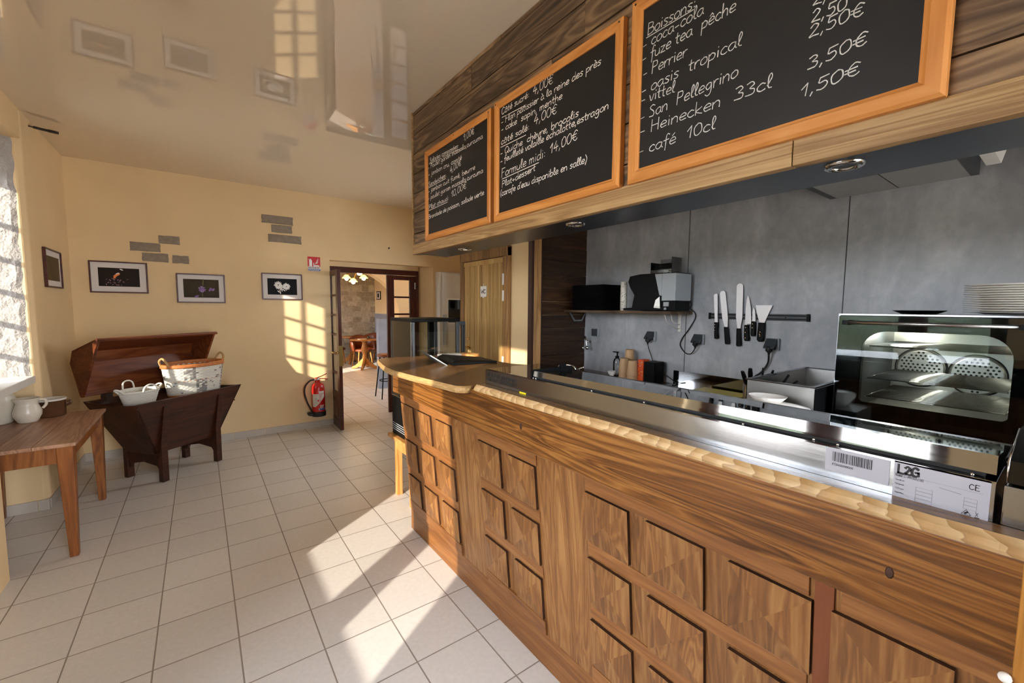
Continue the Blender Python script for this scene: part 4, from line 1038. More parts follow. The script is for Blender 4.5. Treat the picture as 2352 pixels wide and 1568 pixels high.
b = MB(M['black']); b.box(2.72, 2.85, 1.885, 1.978, 1.031, 1.195); o = b.build('black_speaker', None, .008, 3, at=(2.78, 1.93, 1.031)); tag(o, 'black cube speaker on the worktop right of the orange box', 'speaker')
# sink mixer and a steel peeler at the far end of the worktop
t = thing('sink_mixer', 'chrome sink mixer tap lying low behind the mirror lid', 'tap', (2.45, 2.42, 1.03))
b = MB(M['chrome']); b.cyl((2.45, 2.42, 1.03), .022, .07); b.tube([(2.45, 2.42, 1.09), (2.44, 2.46, 1.125), (2.42, 2.56, 1.125), (2.41, 2.60, 1.105)], .009, 10); b.build('spout', t)
b = MB(M['chrome']); b.tube([(2.45, 2.42, 1.10), (2.47, 2.36, 1.125)], .008, 8, False); b.build('lever', t)
b = MB([M['knife'], M['black']]); b.loft([[(2.60, 2.50, 1.032), (2.63, 2.50, 1.032), (2.63, 2.50, 1.035), (2.60, 2.50, 1.035)], [(2.61, 2.34, 1.032), (2.62, 2.34, 1.032), (2.62, 2.34, 1.034), (2.61, 2.34, 1.034)]], smooth=False); b.mi = 1; b.box(2.602, 2.626, 2.50, 2.62, 1.031, 1.046)
o = b.build('kitchen_knife', at=(2.61, 2.48, 1.031)); tag(o, 'knife lying on the worktop behind the mirror lid near the tap', 'knife')

# wall tap
t = thing('wall_tap', 'small chrome wall tap in the corner by the dark cladding', 'tap', (2.86, 2.69, 1.28))
b = MB(M['chrome']); b.cyl((2.85, 2.70, 1.29), .010, .05, 'X'); b.tube([(2.85, 2.70, 1.285), (2.83, 2.70, 1.33), (2.82, 2.685, 1.337), (2.815, 2.67, 1.30), (2.815, 2.665, 1.245)], .006, 8); b.sphere((2.82, 2.712, 1.235), .016, 12); b.sphere((2.815, 2.655, 1.24), .018, 12); b.build('body', t)

# wall sockets
def socket(y, z, plug, label, tilt=1.0):
    t = thing('wall_socket', label, 'socket', (2.9, y, z), 0, 'grey sockets on the kitchen wall')
    b = MB(M['midgrey']); b.box(2.878, 2.9, y - .042, y + .040, z - .038, z + .038); b.build('back_box', t, .006, 3)
    b = MB(M['darkgrey'])
    if plug: b.prism([(2.870, z + .034), (2.8765, z + .036), (2.8765, z - .006), (2.835, z - .026), (2.828, z - .018)], 'Y', y - .034, y + .030)
    else: b.box(2.866, 2.879, y - .032, y + .028, z - .032, z + .032)
    b.build('hinged_cover', t, .002)
    if plug:
        b = MB(M['rubber']); b.lathe([(.018, 0), (.020, -.03), (.008, -.042), (.006, -.055)], (2.845, y, z - .010), 14); b.box(2.85, 2.879, y - .024, y + .022, z - .032, z); b.build('plug', t)
socket(2.630, 1.379, False, 'closed grey wall socket nearest the dark cladding')
socket(2.038, 1.381, True, 'grey socket with a black plug above the black cube')
socket(1.640, 1.381, True, 'grey socket with a looping black cable right of the shelf bracket')
socket(1.152, 1.381, True, 'grey socket below the scraper with a plug and thick cable')
def cable(path, r, label):
    b = MB(M['rubber']); b.tube(path, r, 8); o = b.build('power_cable', at=path[0]); tag(o, label, 'cable', 'black cables on the kitchen wall')
cable([(2.845, 2.038, 1.32), (2.875, 2.045, 1.27), (2.885, 2.03, 1.22), (2.86, 1.99, 1.17), (2.83, 1.965, 1.185)], .003, 'thin black cable from socket down to the black cube')
cable([(2.845, 1.640, 1.32), (2.86, 1.66, 1.295), (2.885, 1.70, 1.268), (2.89, 1.745, 1.275), (2.89, 1.785, 1.325), (2.89, 1.77, 1.38), (2.89, 1.72, 1.45), (2.89, 1.675, 1.53), (2.885, 1.677, 1.57), (2.87, 1.705, 1.602), (2.86, 1.690, 1.63), (2.87, 1.72, 1.68), (2.87, 1.765, 1.71), (2.84, 1.80, 1.69)], .004, 'black cable looping from socket up to the machine on the shelf')
cable([(2.845, 1.152, 1.32), (2.87, 1.165, 1.26), (2.87, 1.20, 1.20), (2.87, 1.25, 1.15), (2.84, 1.28, 1.05)], .006, 'thick black cable from socket down behind the steel pot')
cable([(2.85, 1.90, 1.10), (2.87, 1.85, 1.07), (2.87, 1.80, 1.04), (2.80, 1.78, 1.035)], .003, 'thin black cable behind the black cube, ending on the worktop')

# shelf
t = thing('wall_shelf', 'narrow dark wooden shelf on the grey wall on two brackets', 'shelf', (2.76, 2.2, 1.56))
b = MB(M['plank']); b.v = .2; b.box(2.62, 2.898, 1.70, 2.764, 1.560, 1.580); b.build('board', t, .002)
b = MB(M['steel']); b.prism([(2.665, 1.5595), (2.69, 1.5595), (2.75, 1.49), (2.83, 1.49), (2.875, 1.5595), (2.895, 1.5595), (2.84, 1.478), (2.735, 1.478)], 'Y', 2.752, 2.758); b.build('bracket', t)
b = MB(M['white']); b.box(2.894, 2.8985, 1.79, 1.812, 1.428, 1.56); b.tube([(2.70, 1.80, 1.556), (2.74, 1.80, 1.50), (2.84, 1.80, 1.455), (2.894, 1.80, 1.450)], .004, 8); b.tube([(2.78, 1.80, 1.556), (2.80, 1.80, 1.51), (2.85, 1.80, 1.485), (2.894, 1.80, 1.482)], .004, 8); b.build('bracket', t)
# black trays stacked on it
tr0 = None
for k in range(22):
    if tr0 is None:
        b = MB(M['black']); P = [(-.118, -.17), (.118, -.17), (.118, .17), (-.118, .17)]
        def rp(s, z): return [(x, y, z) for x, y in rr(-.118 * s, .118 * s, -.19 * s, .19 * s, .03, 5)]
        b.loft([rp(.96, .0), rp(.97, .001), rp(1.0, .0078), rp(.985, .0082), rp(.95, .003)], smooth=False, caps=True); tr0 = b.build('serving_tray'); o = tr0
    else: o = tr0.copy(); COL.objects.link(o)
    o.location = (2.745, 2.505 + random.uniform(-.002, .002), 1.5805 + k * .0096)
    tag(o, 'black tray, topmost of the tall stack on the wall shelf' if k == 21 else ('black tray, lowest of the tall stack on the wall shelf' if k == 0 else 'black tray within the tall stack on the wall shelf'), 'tray', 'black trays stacked on the shelf')
    o.rotation_euler = (0, 0, 0)
# black and white tin
t = thing('patterned_tin', 'slim white canister with a black pattern between trays and black machine', 'canister', (2.70, 2.17, 1.58))
b = MB([M['tin'], M['ink']]); b.lathe([(.001, 0), (.026, 0), (.026, .225), (.001, .2255)], (2.70, 2.17, 1.5805), 28, caps=False); b.mi = 1
for k in range(70):
    a = random.uniform(PI * .55, PI * 1.65); z = 1.585 + random.choice((.0, .0, 1)) * .0 + random.uniform(.004, .205); da = random.uniform(.05, .16); dz = random.uniform(.003, .008); R = .0264
    if abs(z - 1.755) < .008: continue
    b.quad((2.70 + R * math.cos(a), 2.17 + R * math.sin(a), z), (2.70 + R * math.cos(a + da), 2.17 + R * math.sin(a + da), z), (2.70 + R * math.cos(a + da), 2.17 + R * math.sin(a + da), z + dz), (2.70 + R * math.cos(a), 2.17 + R * math.sin(a), z + dz))
b.build('can', t)
# black and silver machine
t = thing('drinks_machine', 'black and silver countertop machine on the wall shelf', 'machine', (2.75, 1.9, 1.5805))
b = MB(M['black']); b.prism([(2.145, 1.583), (2.145, 1.600), (2.065, 1.604), (2.045, 1.70), (2.085, 1.755), (2.105, 1.80), (2.09, 1.842), (2.00, 1.853), (1.70, 1.853), (1.70, 1.5835)], 'X', 2.665, 2.855); b.build('body', t, .004)
b = MB(M['midgrey']); b.prism([(1.862, 1.846), (1.80, 1.846), (1.80, 1.69), (1.82, 1.69)], 'X', 2.655, 2.662); b.box(2.655, 2.85, 1.692, 1.80, 1.655, 1.846); b.build('silver_hood', t, .003)['label'] = 'silver hood'
b = MB([M['steel_dull'], M['white']]); b.prism([(1.862, 1.605), (1.81, 1.600), (1.815, 1.685), (1.848, 1.66)], 'X', 2.654, 2.663); b.mi = 1; b.box(2.652, 2.655, 1.815, 1.855, 1.603, 1.615); b.build('nozzle', t)
b = MB([M['midgrey'], M['black']]); b.box(2.658, 2.664, 1.745, 1.785, 1.615, 1.645); b.mi = 0; b.cyl((2.662, 1.77, 1.598), .009, -.008, 'X', 14); b.build('button', t)
t = thing('acrylic_box', 'clear acrylic holder standing on the black machine', 'holder', (2.76, 1.83, 1.8535))
b = MB(M['acrylic'])
x0, x1, y0, y1, z0, z1 = 2.70, 2.82, 1.755, 1.93, 1.8535, 1.965
b.box(x1, x1 + .003, y0, y1, z0, z1); b.box(x0, x1, y0, y0 + .003, z0, z1); b.box(x0, x1, y1 - .003, y1, z0, z1 - .03); b.box(x0, x1, y0, y1, z0, z0 + .003); b.box(x0, x0 + .003, y0, y1, z0, z0 + .03); b.build('panel', t)
for k in range(9):
    b = MB(M['black_matt']); b.box(-.035, .035, -.05, .05, 0, .004); o = b.build('black_sachet') if k == 0 else None
    if k == 0: s0 = o
    else: b.bm.free(); o = s0.copy(); COL.objects.link(o)
    o.location = (2.76, 1.845 - .004 * (k > 4) + random.uniform(-.006, .006), 1.857 + k * .0078); o.rotation_euler = (random.uniform(-.05, .05), random.uniform(-.05, .05), random.uniform(-.2, .2))
    tag(o, 'black sachet on top of the pile in the acrylic holder' if k == 8 else 'black sachet within the pile in the acrylic holder', 'sachet', 'black sachets in the acrylic holder')

# magnetic rack with blades
t = thing('knife_rack', 'dark magnetic knife bar on the grey wall', 'knife rack', (2.89, 1.265, 1.55))
b = MB(M['darkgrey']); b.box(2.886, 2.8985, .96, 1.57, 1.530, 1.571); b.build('bar', t, .002)
for y0 in (.958, 1.556): b = MB(M['black']); b.box(2.884, 2.8985, y0, y0 + .017, 1.528, 1.573); b.build('end_cap', t, .002)
b = MB(M['black_matt'])
for z in (1.540, 1.561): b.box(2.8845, 2.887, .976, 1.556, z - .003, z + .003)
b.sphere((2.885, 1.085, 1.550), .004, 8); b.build('magnet_strip', t)
def blade_thing(name, outline, hand, label, cat, rivets=(), hb=.004):
    """outline / handle polygons in (y, z)"""
    yc = sum(p[0] for p in outline) / len(outline); zc = min(p[1] for p in hand)
    t = thing(name, label, cat, (2.88, yc, zc), 0, 'knives and spatulas on the magnetic bar')
    b = MB(M['knife']); b.prism(outline, 'X', 2.8800, 2.8825); b.build('blade', t)
    b = MB(M['black']); b.prism(hand, 'X', 2.868, 2.888); h = b.build('handle', t, hb, 3)
    if rivets:
        b = MB(M['chrome'])
        for y, z in rivets: b.lathe([(.0035, 0), (.003, -.0015)], (2.868, y, z), 10, axis='X')
        b.build('rivet', h)
blade_thing('bread_knife', [(1.539, 1.695), (1.530, 1.703), (1.517, 1.704), (1.5125, 1.70), (1.503, 1.508), (1.523, 1.508)], [(1.524, 1.508), (1.499, 1.508), (1.500, 1.44), (1.495, 1.415), (1.490, 1.40), (1.500, 1.392), (1.518, 1.394)], 'straight bread knife at the left end of the magnetic bar', 'knife', ((1.517, 1.492), (1.517, 1.472), (1.517, 1.452)))
def spat(y0, y1, zt, zb, zh, dy0, dyh, wt, wb):
    P = []
    for k in range(9):
        a = PI * k / 8; P.append((y0 - wt * math.cos(a) * -1, zt - wt + wt * math.sin(a)))
    return P
def spatula_outline(yt, zt, yb, zb, wt, wb):
    P = [(yt + wt * math.cos(PI * k / 8), zt - wt + wt * math.sin(PI * k / 8)) for k in range(9)]   # +y side first
    ym = yb + (yt - yb) * .3; zm = zb + (zt - zb) * .25
    return P + [(ym - wt, zm), (yb - wb, zb), (yb + wb, zb), (ym + wt, zm)]
blade_thing('spatula', spatula_outline(1.477, 1.722, 1.443, 1.476, .0195, .009), [(1.455, 1.478), (1.432, 1.478), (1.414, 1.37), (1.418, 1.360), (1.438, 1.360), (1.443, 1.37)], 'shorter palette spatula tilted on the magnetic bar', 'spatula')
blade_thing('spatula', spatula_outline(1.365, 1.769, 1.358, 1.470, .0205, .009), [(1.370, 1.472), (1.347, 1.472), (1.338, 1.36), (1.343, 1.352), (1.362, 1.352), (1.367, 1.36)], 'longest palette spatula upright at the middle of the knives', 'spatula')
blade_thing('chef_knife', [(1.312, 1.689), (1.304, 1.676), (1.292, 1.62), (1.284, 1.55), (1.283, 1.504), (1.309, 1.504), (1.309, 1.496), (1.321, 1.496), (1.321, 1.60), (1.318, 1.66)], [(1.321, 1.497), (1.297, 1.497), (1.293, 1.43), (1.287, 1.405), (1.293, 1.391), (1.314, 1.391), (1.320, 1.41)], 'pointed chef knife right of the long spatula', 'knife', ((1.310, 1.480), (1.310, 1.448), (1.308, 1.412)))
blade_thing('paring_knife', [(1.273, 1.611), (1.266, 1.60), (1.259, 1.56), (1.256, 1.52), (1.277, 1.52), (1.278, 1.575)], [(1.278, 1.522), (1.258, 1.522), (1.252, 1.44), (1.256, 1.425), (1.274, 1.425), (1.279, 1.44)], 'small paring knife between the chef knife and scraper', 'knife', ((1.268, 1.505), (1.268, 1.480)))
blade_thing('scraper', [(1.259, 1.625), (1.160, 1.625), (1.180, 1.575), (1.203, 1.512), (1.232, 1.512), (1.252, 1.58)], [(1.235, 1.515), (1.198, 1.515), (1.199, 1.41), (1.206, 1.394), (1.228, 1.392), (1.240, 1.405)], 'wide triangular scraper at the right of the knives', 'scraper', ((1.220, 1.455), (1.222, 1.44), (1.220, 1.43)))

# ================================================================== ON THE BAR TOP
t = thing('tablet_till', 'flat black till lying on the bar top with a grey screen leaning on its side', 'till', (1.45, 2.58, 1.2205))
b = MB(M['black']); rings = []
b.loft([[(1.30, 2.40, 1.2205), (1.63, 2.37, 1.2205), (1.66, 2.62, 1.2205), (1.36, 2.74, 1.2205)], [(1.30, 2.40, 1.236), (1.63, 2.37, 1.232), (1.66, 2.62, 1.232), (1.36, 2.74, 1.242)],
        [(1.33, 2.43, 1.250), (1.46, 2.42, 1.246), (1.62, 2.56, 1.236), (1.385, 2.71, 1.262)]], smooth=False); b.build('body', t, .004)
b = MB(M['darkgrey']); P = [Vector(p) for p in ((1.285, 2.43, 1.221), (1.325, 2.70, 1.221), (1.240, 2.73, 1.292), (1.195, 2.50, 1.288))]
nr = (P[1] - P[0]).cross(P[2] - P[0]).normalized() * .010
b.loft([[tuple(p) for p in P], [tuple(p - nr) for p in P]], smooth=False); b.build('screen', t, .003)
b = MB(M['midgrey']); b.tube([tuple(P[0] - nr * .5 + Vector((0, -.002, .001))), tuple(P[3] - nr * .5 + Vector((0, -.002, .001)))], .0035, 6, False); b.build('screen_edge', t)
b = MB(M['linen']); rows = []
for i in range(9):
    rows.append([(1.47 + .19 * k / 8 + .004 * mnoise.noise((k, i, 0)), 2.86 + .10 * i / 8, 1.224 + .012 + .006 * mnoise.noise((k * .7, i * .7, 5)) - .010 * (i in (0, 8))) for k in range(9)])
b.loft(rows, smooth=True, caps=False, closed=False); o = b.build('folded_napkin', at=(1.56, 2.91, 1.222)); sm = o.modifiers.new('solid', 'SOLIDIFY'); sm.thickness = .011; sm.offset = -1
tag(o, 'folded white napkin on the bar top behind the till', 'napkin')
b = MB(M['stool']); P = rr(-.05, .05, -.09, .09, .045, 6); b.prism(P, 'Z', 0, .018); o = b.build('wooden_board', bevel=.003); o.location = (1.685, 2.84, 1.2205); o.rotation_euler = (0, 0, .15); tag(o, 'small rounded pale wooden board at the far end of the bar top', 'board')

# ================================================================== DISPLAY FRIDGE ON ITS STAND
FX0, FX1, FY0, FY1 = 1.318, 1.745, 3.09, 3.53
t = thing('display_fridge', 'black framed glass display fridge behind the end of the bar', 'display fridge', (1.53, 3.31, .50))
b = MB(M['black']); b.box(FX0, FX1, FY0, FY1, .50, .84); b.build('base', t, .006)
b = MB(M['midgrey'])
for k in range(4): b.box(FX0 - .002, FX1 + .002, FY0 - .002, FY1, .545 + k * .018, .550 + k * .018)
b.build('vent_grille', t)
b = MB(M['black']); b.box(FX0 - .004, FX1, FY0 - .004, FY1 + .004, 1.478, 1.505); b.build('top', t, .006)
for x, y in ((FX0, FY0), (FX1 - .03, FY0), (FX0, FY1 - .012), (FX1 - .03, FY1 - .03)):
    b = MB(M['darkgrey']); sx = .03 if y < 3.2 or x > 1.5 else .012; b.box(x, x + sx, y, y + sx, .84, 1.478); b.build('corner_post', t, .006)
b = MB(M['chrome']); b.box(FX0 - .002, FX0 + .003, FY1 - .004, FY1, .84, 1.478); b.box(FX0 - .001, FX0 + .004, FY0 + .03, FY1, .838, .843); b.box(FX0 - .003, FX0 + .004, FY0 - .003, FY0 + .004, .84, 1.478); b.build('edge_trim', t)
b = MB(M['glass_case']); b.box(FX0 + .004, FX0 + .008, FY0 + .03, FY1 - .012, .84, 1.478); b.box(FX0 + .03, FX1 - .03, FY0 + .004, FY0 + .008, .84, 1.478); b.box(FX0 + .03, FX1 - .03, FY1 - .008, FY1 - .004, .84, 1.478); b.build('glass_pane', t)
b = MB(M['darkgrey']); b.box(FX1, FX1 + .075, FY0 + .04, FY0 + .065, 1.448, 1.478); b.box(FX1 + .045, FX1 + .055, FY0 + .04, FY0 + .06, .84, 1.45); b.box(FX1 + .065, FX1 + .075, FY0 + .04, FY0 + .06, .84, 1.45); b.build('sliding_door', t)
b = MB(M['black']); b.box(1.615, 1.66, 3.40, 3.44, .84, 1.478); b.tube([(1.62, 3.39, 1.2), (1.65, 3.38, 1.15), (1.62, 3.38, 1.1), (1.65, 3.38, 1.05), (1.63, 3.38, .95)], .008, 6); b.build('evaporator_column', t)
for z in (1.02, 1.20):
    b = MB(M['glass_case']); b.box(FX0 + .02, FX1 - .03, FY0 + .04, FY1 - .03, z, z + .005); b.build('glass_shelf', t)
t = thing('fridge_stand', 'pale wooden stool under the display fridge behind the bar', 'stool', (1.52, 3.28, 0))
b = MB(M['stool']); b.box(1.285, 1.76, 3.04, 3.56, .470, .498); b.build('seat', t, .004)
for x, y in ((1.29, 3.36), (1.29, 3.06), (1.70, 3.06), (1.70, 3.50)):
    b = MB(M['stool']); b.v = random.random(); yy = y if y < 3.3 or x > 1.5 else 3.36
    b.box(x, x + .048, yy, yy + .048, 0, .470); b.build('leg', t, .003)
b = MB(M['stool']); b.box(1.297, 1.315, 3.108, 3.36, .40, .468); b.box(1.338, 1.70, 3.067, 3.085, .40, .468); b.box(1.72, 1.738, 3.108, 3.50, .40, .468); b.build('apron', t)

# ================================================================== WC DOOR
b = MB(M['wc_frame'])
for y0, y1 in ((3.055, 3.13), (3.835, 3.90)): b.v = random.random(); b.box(2.205, 2.25, y0, y1, 0, 2.135)
b.v = .2; b.box(2.200, 2.25, 3.055, 3.90, 2.055, 2.145)
d1 = struct('door_1', b, .003)
b = MB(M['wc']); y = 3.133
while y < 3.83:
    wv = random.choice((.022, .03, .038)); y1 = min(y + wv, 3.833); b.box(2.222 - random.uniform(0, .006), 2.249, y + .0008, y1 - .0008, .01, 2.045, rnd=True); y = y1
b.box(2.214, 2.24, 3.133, 3.833, 2.005, 2.05, rnd=True); b.build('door_leaf', d1)
b = MB([M['white'], M['ink']]); b.box(2.212, 2.2155, 3.405, 3.512, 1.698, 1.800); b.box(2.211, 2.216, 3.448, 3.470, 1.686, 1.698); b.box(2.212, 2.2155, 3.456, 3.462, 1.80, 1.825)
b.mi = 1; write(b, 'WC', (3.502, 1.732), (3.418, 1.732), .019, .0075, 2.2115, 0); b.build('wc_sign', d1)['label'] = 'white plaque reading WC'
b = MB(M['white'])
for z0, z1 in ((1.80, 1.90), (1.655, 1.75), (1.06, 1.155)): b.cyl((2.205, 3.118, z0), .010, z1 - z0, 'Z', 12)
b.build('hinge', d1)
b = MB(M['brass']); b.cyl((2.222, 3.745, 1.19), .026, -.008, 'X', 20); b.cyl((2.215, 3.745, 1.19), .008, -.05, 'X', 10); b.tube([(2.168, 3.745, 1.19), (2.168, 3.70, 1.19), (2.168, 3.64, 1.187)], .008, 8); b.cyl((2.222, 3.745, 1.275), .014, -.012, 'X', 14); b.build('door_handle', d1)

# ================================================================== DOUBLE DOOR TO THE DINING ROOM (door_2)
b = MB(M['mahogany_h'])
b.box(1.41, 2.715, 6.08, 6.14, 2.06, 2.135); b.box(1.41, 1.45, 6.08, 6.14, 0, 2.06); b.box(2.68, 2.715, 6.08, 6.14, 0, 2.06)
d2 = struct('door_2', b, .003)
def leaf(name, W, st, H, place):
    """glazed leaf built along +u from hinge; place(u, t, z) -> room point"""
    b = MB(M['mahogany']); T = .04
    def bx(u0, u1, t0, t1, z0, z1):
        V = [b.bm.verts.new(place(u, t, z)) for u in (u0, u1) for t in (t0, t1) for z in (z0, z1)]
        for q in ((0, 1, 3, 2), (4, 6, 7, 5), (0, 4, 5, 1), (2, 3, 7, 6), (0, 2, 6, 4), (1, 5, 7, 3)): b._face([V[i] for i in q])
    b.v = random.random(); bx(0, st, 0, T, .015, H); b.v = random.random(); bx(W - st, W, 0, T, .015, H)
    for z0, z1 in ((.015, .12), (.40, .47), (H - .065, H)): b.v = random.random(); bx(st, W - st, 0, T, z0, z1)
    n = 6; zz0, zz1 = .47, H - .065
    for k in range(1, n): z = zz0 + (zz1 - zz0) * k / n; bx(st, W - st, .006, T - .006, z - .013, z + .013)
    bx(st, W - st, .012, T - .012, .12, .40); bx(st + .04, W - st - .04, .004, T - .004, .16, .36)
    o = b.build(name, d2, .003)
    b = MB(M['glass'])
    V = [place(u, .02, z) for u, z in ((st, zz0), (W - st, zz0), (W - st, zz1), (st, zz1))]; b.quad(*V); b.build('glass_pane', o)
    return o
lf = leaf('door_leaf', .56, .10, 2.055, lambda u, t, z: (1.425 - .012 * u / .56 + t * .0 - t + .02, 6.10 - u, z))
b = MB(M['brass']); b.box(1.400, 1.402, 5.56, 5.60, .86, 1.10) if False else None
b.box(1.392, 1.440, 5.5375, 5.5395, .84, 1.10); b.tube([(1.39, 5.585, 1.01), (1.345, 5.585, 1.01), (1.34, 5.62, 1.01), (1.34, 5.69, 1.01)], .008, 8); b.cyl((1.393, 5.585, 1.01), .018, -.01, 'X', 14); b.build('door_handle', lf)
rl = leaf('door_leaf', .455, .105, 2.055, lambda u, t, z: (2.68 - u, 6.085 + t, z))
b = MB(M['white']); b.cyl((2.655, 6.078, 1.86), .008, .10, 'Z', 10); b.build('hinge', rl)

# tall pale cupboard right of the double door
t = thing('wall_cupboard', 'tall pale grey cupboard with a dark glazed opening beside the double door', 'cupboard', (3.2, 5.85, 0))
b = MB(M['offwhite']); b.box(2.93, 3.46, 5.80, 5.938, 0.085, 2.125); b.build('carcass', t, .004)
b = MB(M['offwhite']); b.box(2.965, 3.45, 5.785, 5.80, .09, 2.11); b.build('door', t, .003)
b = MB([M['white'], M['black_gloss']]); b.box(3.04, 3.36, 5.775, 5.785, 1.33, 1.73); b.mi = 1; b.box(3.06, 3.335, 5.773, 5.7755, 1.36, 1.705); b.build('glazed_opening', t)
b = MB(M['midgrey']); b.box(2.968, 3.04, 5.778, 5.785, 1.02, 1.48); b.build('side_plate', t)

# little hook on the back wall
b = MB(M['iron']); b.cyl((2.205, 5.94, 2.42), .010, -.012, 'Y', 10); b.tube([(2.205, 5.93, 2.42), (2.205, 5.905, 2.42), (2.19, 5.90, 2.43)], .004, 6); o = b.build('wall_hook', at=(2.205, 5.94, 2.42)); tag(o, 'tiny dark hook in the cream wall above the double door', 'hook')
# forged shutter catch on the left wall
t = thing('iron_hook', 'dark forged iron spike with an arrow tip high by the window', 'hook', (-1.0, 4.94, 2.95))
b = MB(M['iron']); b.tube([(-1.0, 4.935, 2.962), (-.975, 4.948, 2.963)], .005, 6, False); b.tube([(-.975, 4.948, 2.963), (-.94, 4.967, 2.964), (-.905, 4.985, 2.966)], .010, 8); b.build('shaft', t)
b = MB(M['iron']); d = Vector((.9, .42, .02)).normalized(); c = Vector((-.905, 4.985, 2.966)); sN = Vector((0, 0, 1)).cross(d).normalized(); rings = []
for k, w_ in ((0, .010), (.018, .024), (.04, .020), (.062, .003)):
    p = c + d * k; rings.append([tuple(p + sN * w_ * math.cos(a) + Vector((0, 0, 1)) * .011 * math.sin(a)) for a in [2 * PI * i / 10 for i in range(10)]])
b.loft(rings); b.build('tip', t)

# ================================================================== FIRE EXTINGUISHER AND SIGN
t = thing('fire_extinguisher', 'red fire extinguisher with black hose hung on the wall by the open door', 'fire extinguisher', (1.20, 5.86, .19))
cx, cy = 1.205, 5.855
b = MB(M['red']); b.lathe([(.001, .20), (.074, .20), (.078, .21), (.078, .53), (.070, .575), (.045, .600), (.024, .61), (.024, .635), (.001, .636)], (cx, cy, 0), 36, caps=False); b.build('cylinder', t)
b = MB(M['rubber']); b.lathe([(.001, .170), (.084, .172), (.086, .18), (.086, .23), (.079, .235), (.001, .235)], (cx, cy, 0), 36, caps=False); b.tube([(cx - .07, cy - .03, .20), (cx - .115, cy - .02, .205), (cx - .125, cy - .02, .235)], .02, 8); b.build('foot', t)
b = MB([M['offwhite'], M['red_flat'], M['blue'], M['ink_grey']])
def band(a0, a1, z0, z1, R=.0786, n=10):
    for i in range(n):
        t0, t1 = a0 + (a1 - a0) * i / n, a0 + (a1 - a0) * (i + 1) / n
        b.quad((cx + R * math.cos(t0), cy + R * math.sin(t0), z0), (cx + R * math.cos(t1), cy + R * math.sin(t1), z0), (cx + R * math.cos(t1), cy + R * math.sin(t1), z1), (cx + R * math.cos(t0), cy + R * math.sin(t0), z1))
D = math.radians
for k in range(12):   # white panel with a diagonal lower edge
    f = k / 12; band(D(198 + 116 * f), D(198 + 116 * (f + 1 / 12)), .300 + .135 * max(0, f - .25) / .75, .468, n=2)
band(D(262), D(312), .472, .505); b.mi = 2; band(D(260), D(318), .255, .285, .0788); b.mi = 0; band(D(258), D(262), .255, .285, .0790)
b.mi = 1
for k in range(6): band(D(262), D(262 + 26 - k * 2), .452 - k * .017, .458 - k * .017, .0790, 4)
band(D(250), D(262), .37, .395, .079, 3); b.mi = 3
for k in range(5): band(D(225), D(250), .345 + k * .016, .348 + k * .016, .079, 4)
b.mi = 0
for k in range(4): band(D(270), D(310 - k * 4), .315 - k * .012, .321 - k * .012, .0791, 4)
b.build('printed_label', t)
b = MB(M['chrome']); b.lathe([(.017, .634), (.017, .655), (.012, .66), (.012, .675)], (cx, cy, 0), 14); b.cyl((cx - .012, cy, .648), .010, -.035, 'X', 10); b.build('valve', t)
b = MB(M['red']); b.tube([(cx - .02, cy, .668), (cx + .04, cy - .02, .690), (cx + .10, cy - .04, .722)], .006, 6, False); b.tube([(cx - .015, cy, .655), (cx + .05, cy - .015, .655), (cx + .115, cy - .03, .648)], .006, 6, False); b.build('lever', t)
b = MB(M['rubber']); b.tube([(cx - .045, cy, .648), (cx - .10, cy, .635), (cx - .155, cy - .005, .57), (cx - .165, cy - .01, .48), (cx - .14, cy - .015, .37), (cx - .10, cy - .02, .27), (cx - .085, cy - .02, .23)], .010, 10); b.build('hose', t)
b = MB(M['red']); b.box(cx - .02, cx + .02, 5.925, 5.94, .56, .66); b.box(cx - .012, cx + .012, cy + .02, 5.93, .615, .632); b.build('bracket', t)
b = MB([M['red_flat'], M['white'], M['blue'], M['ink']]); X0, X1, Z0, Z1, Y = 1.142, 1.290, 2.045, 2.225, 5.9365
b.box(X0, X1, Y, 5.94, Z0, Z1)
def q2(x0, x1, z0, z1, dy=.0006): b.quad((x0, Y - dy, z0), (x1, Y - dy, z0), (x1, Y - dy, z1), (x0, Y - dy, z1))
b.mi = 1; q2(X0, X1, Z0, Z0 + .056, .0003); b.mi = 2; q2(X0 + .002, X1 - .002, Z0 + .004, Z0 + .026)
b.mi = 1
q2(1.158, 1.192, 2.105, 2.180); q2(1.166, 1.184, 2.180, 2.196); q2(1.152, 1.172, 2.186, 2.194); q2(1.206, 1.276, 2.105, 2.122); q2(1.206, 1.216, 2.122, 2.150)
for k in range(4): b.loft([[(1.228 + k * .009, Y - .0006, 2.132 + k * .019), (1.262 + k * .002, Y - .0006, 2.150 + k * .017), (1.262 + k * .002, Y - .0006, 2.158 + k * .016), (1.228 + k * .009, Y - .0006, 2.142 + k * .018)]], caps=True)
b.mi = 3
for k in range(7): q2(1.150 + k * .019, 1.162 + k * .019, Z0 + .034, Z0 + .048)
b.mi = 1
for k in range(9): q2(1.150 + k * .0145, 1.159 + k * .0145, Z0 + .010, Z0 + .020, .0009)
o = b.build('extinguisher_sign', at=(1.216, 5.938, 2.045)); tag(o, 'small red and white fire extinguisher sign on the cream wall', 'sign')

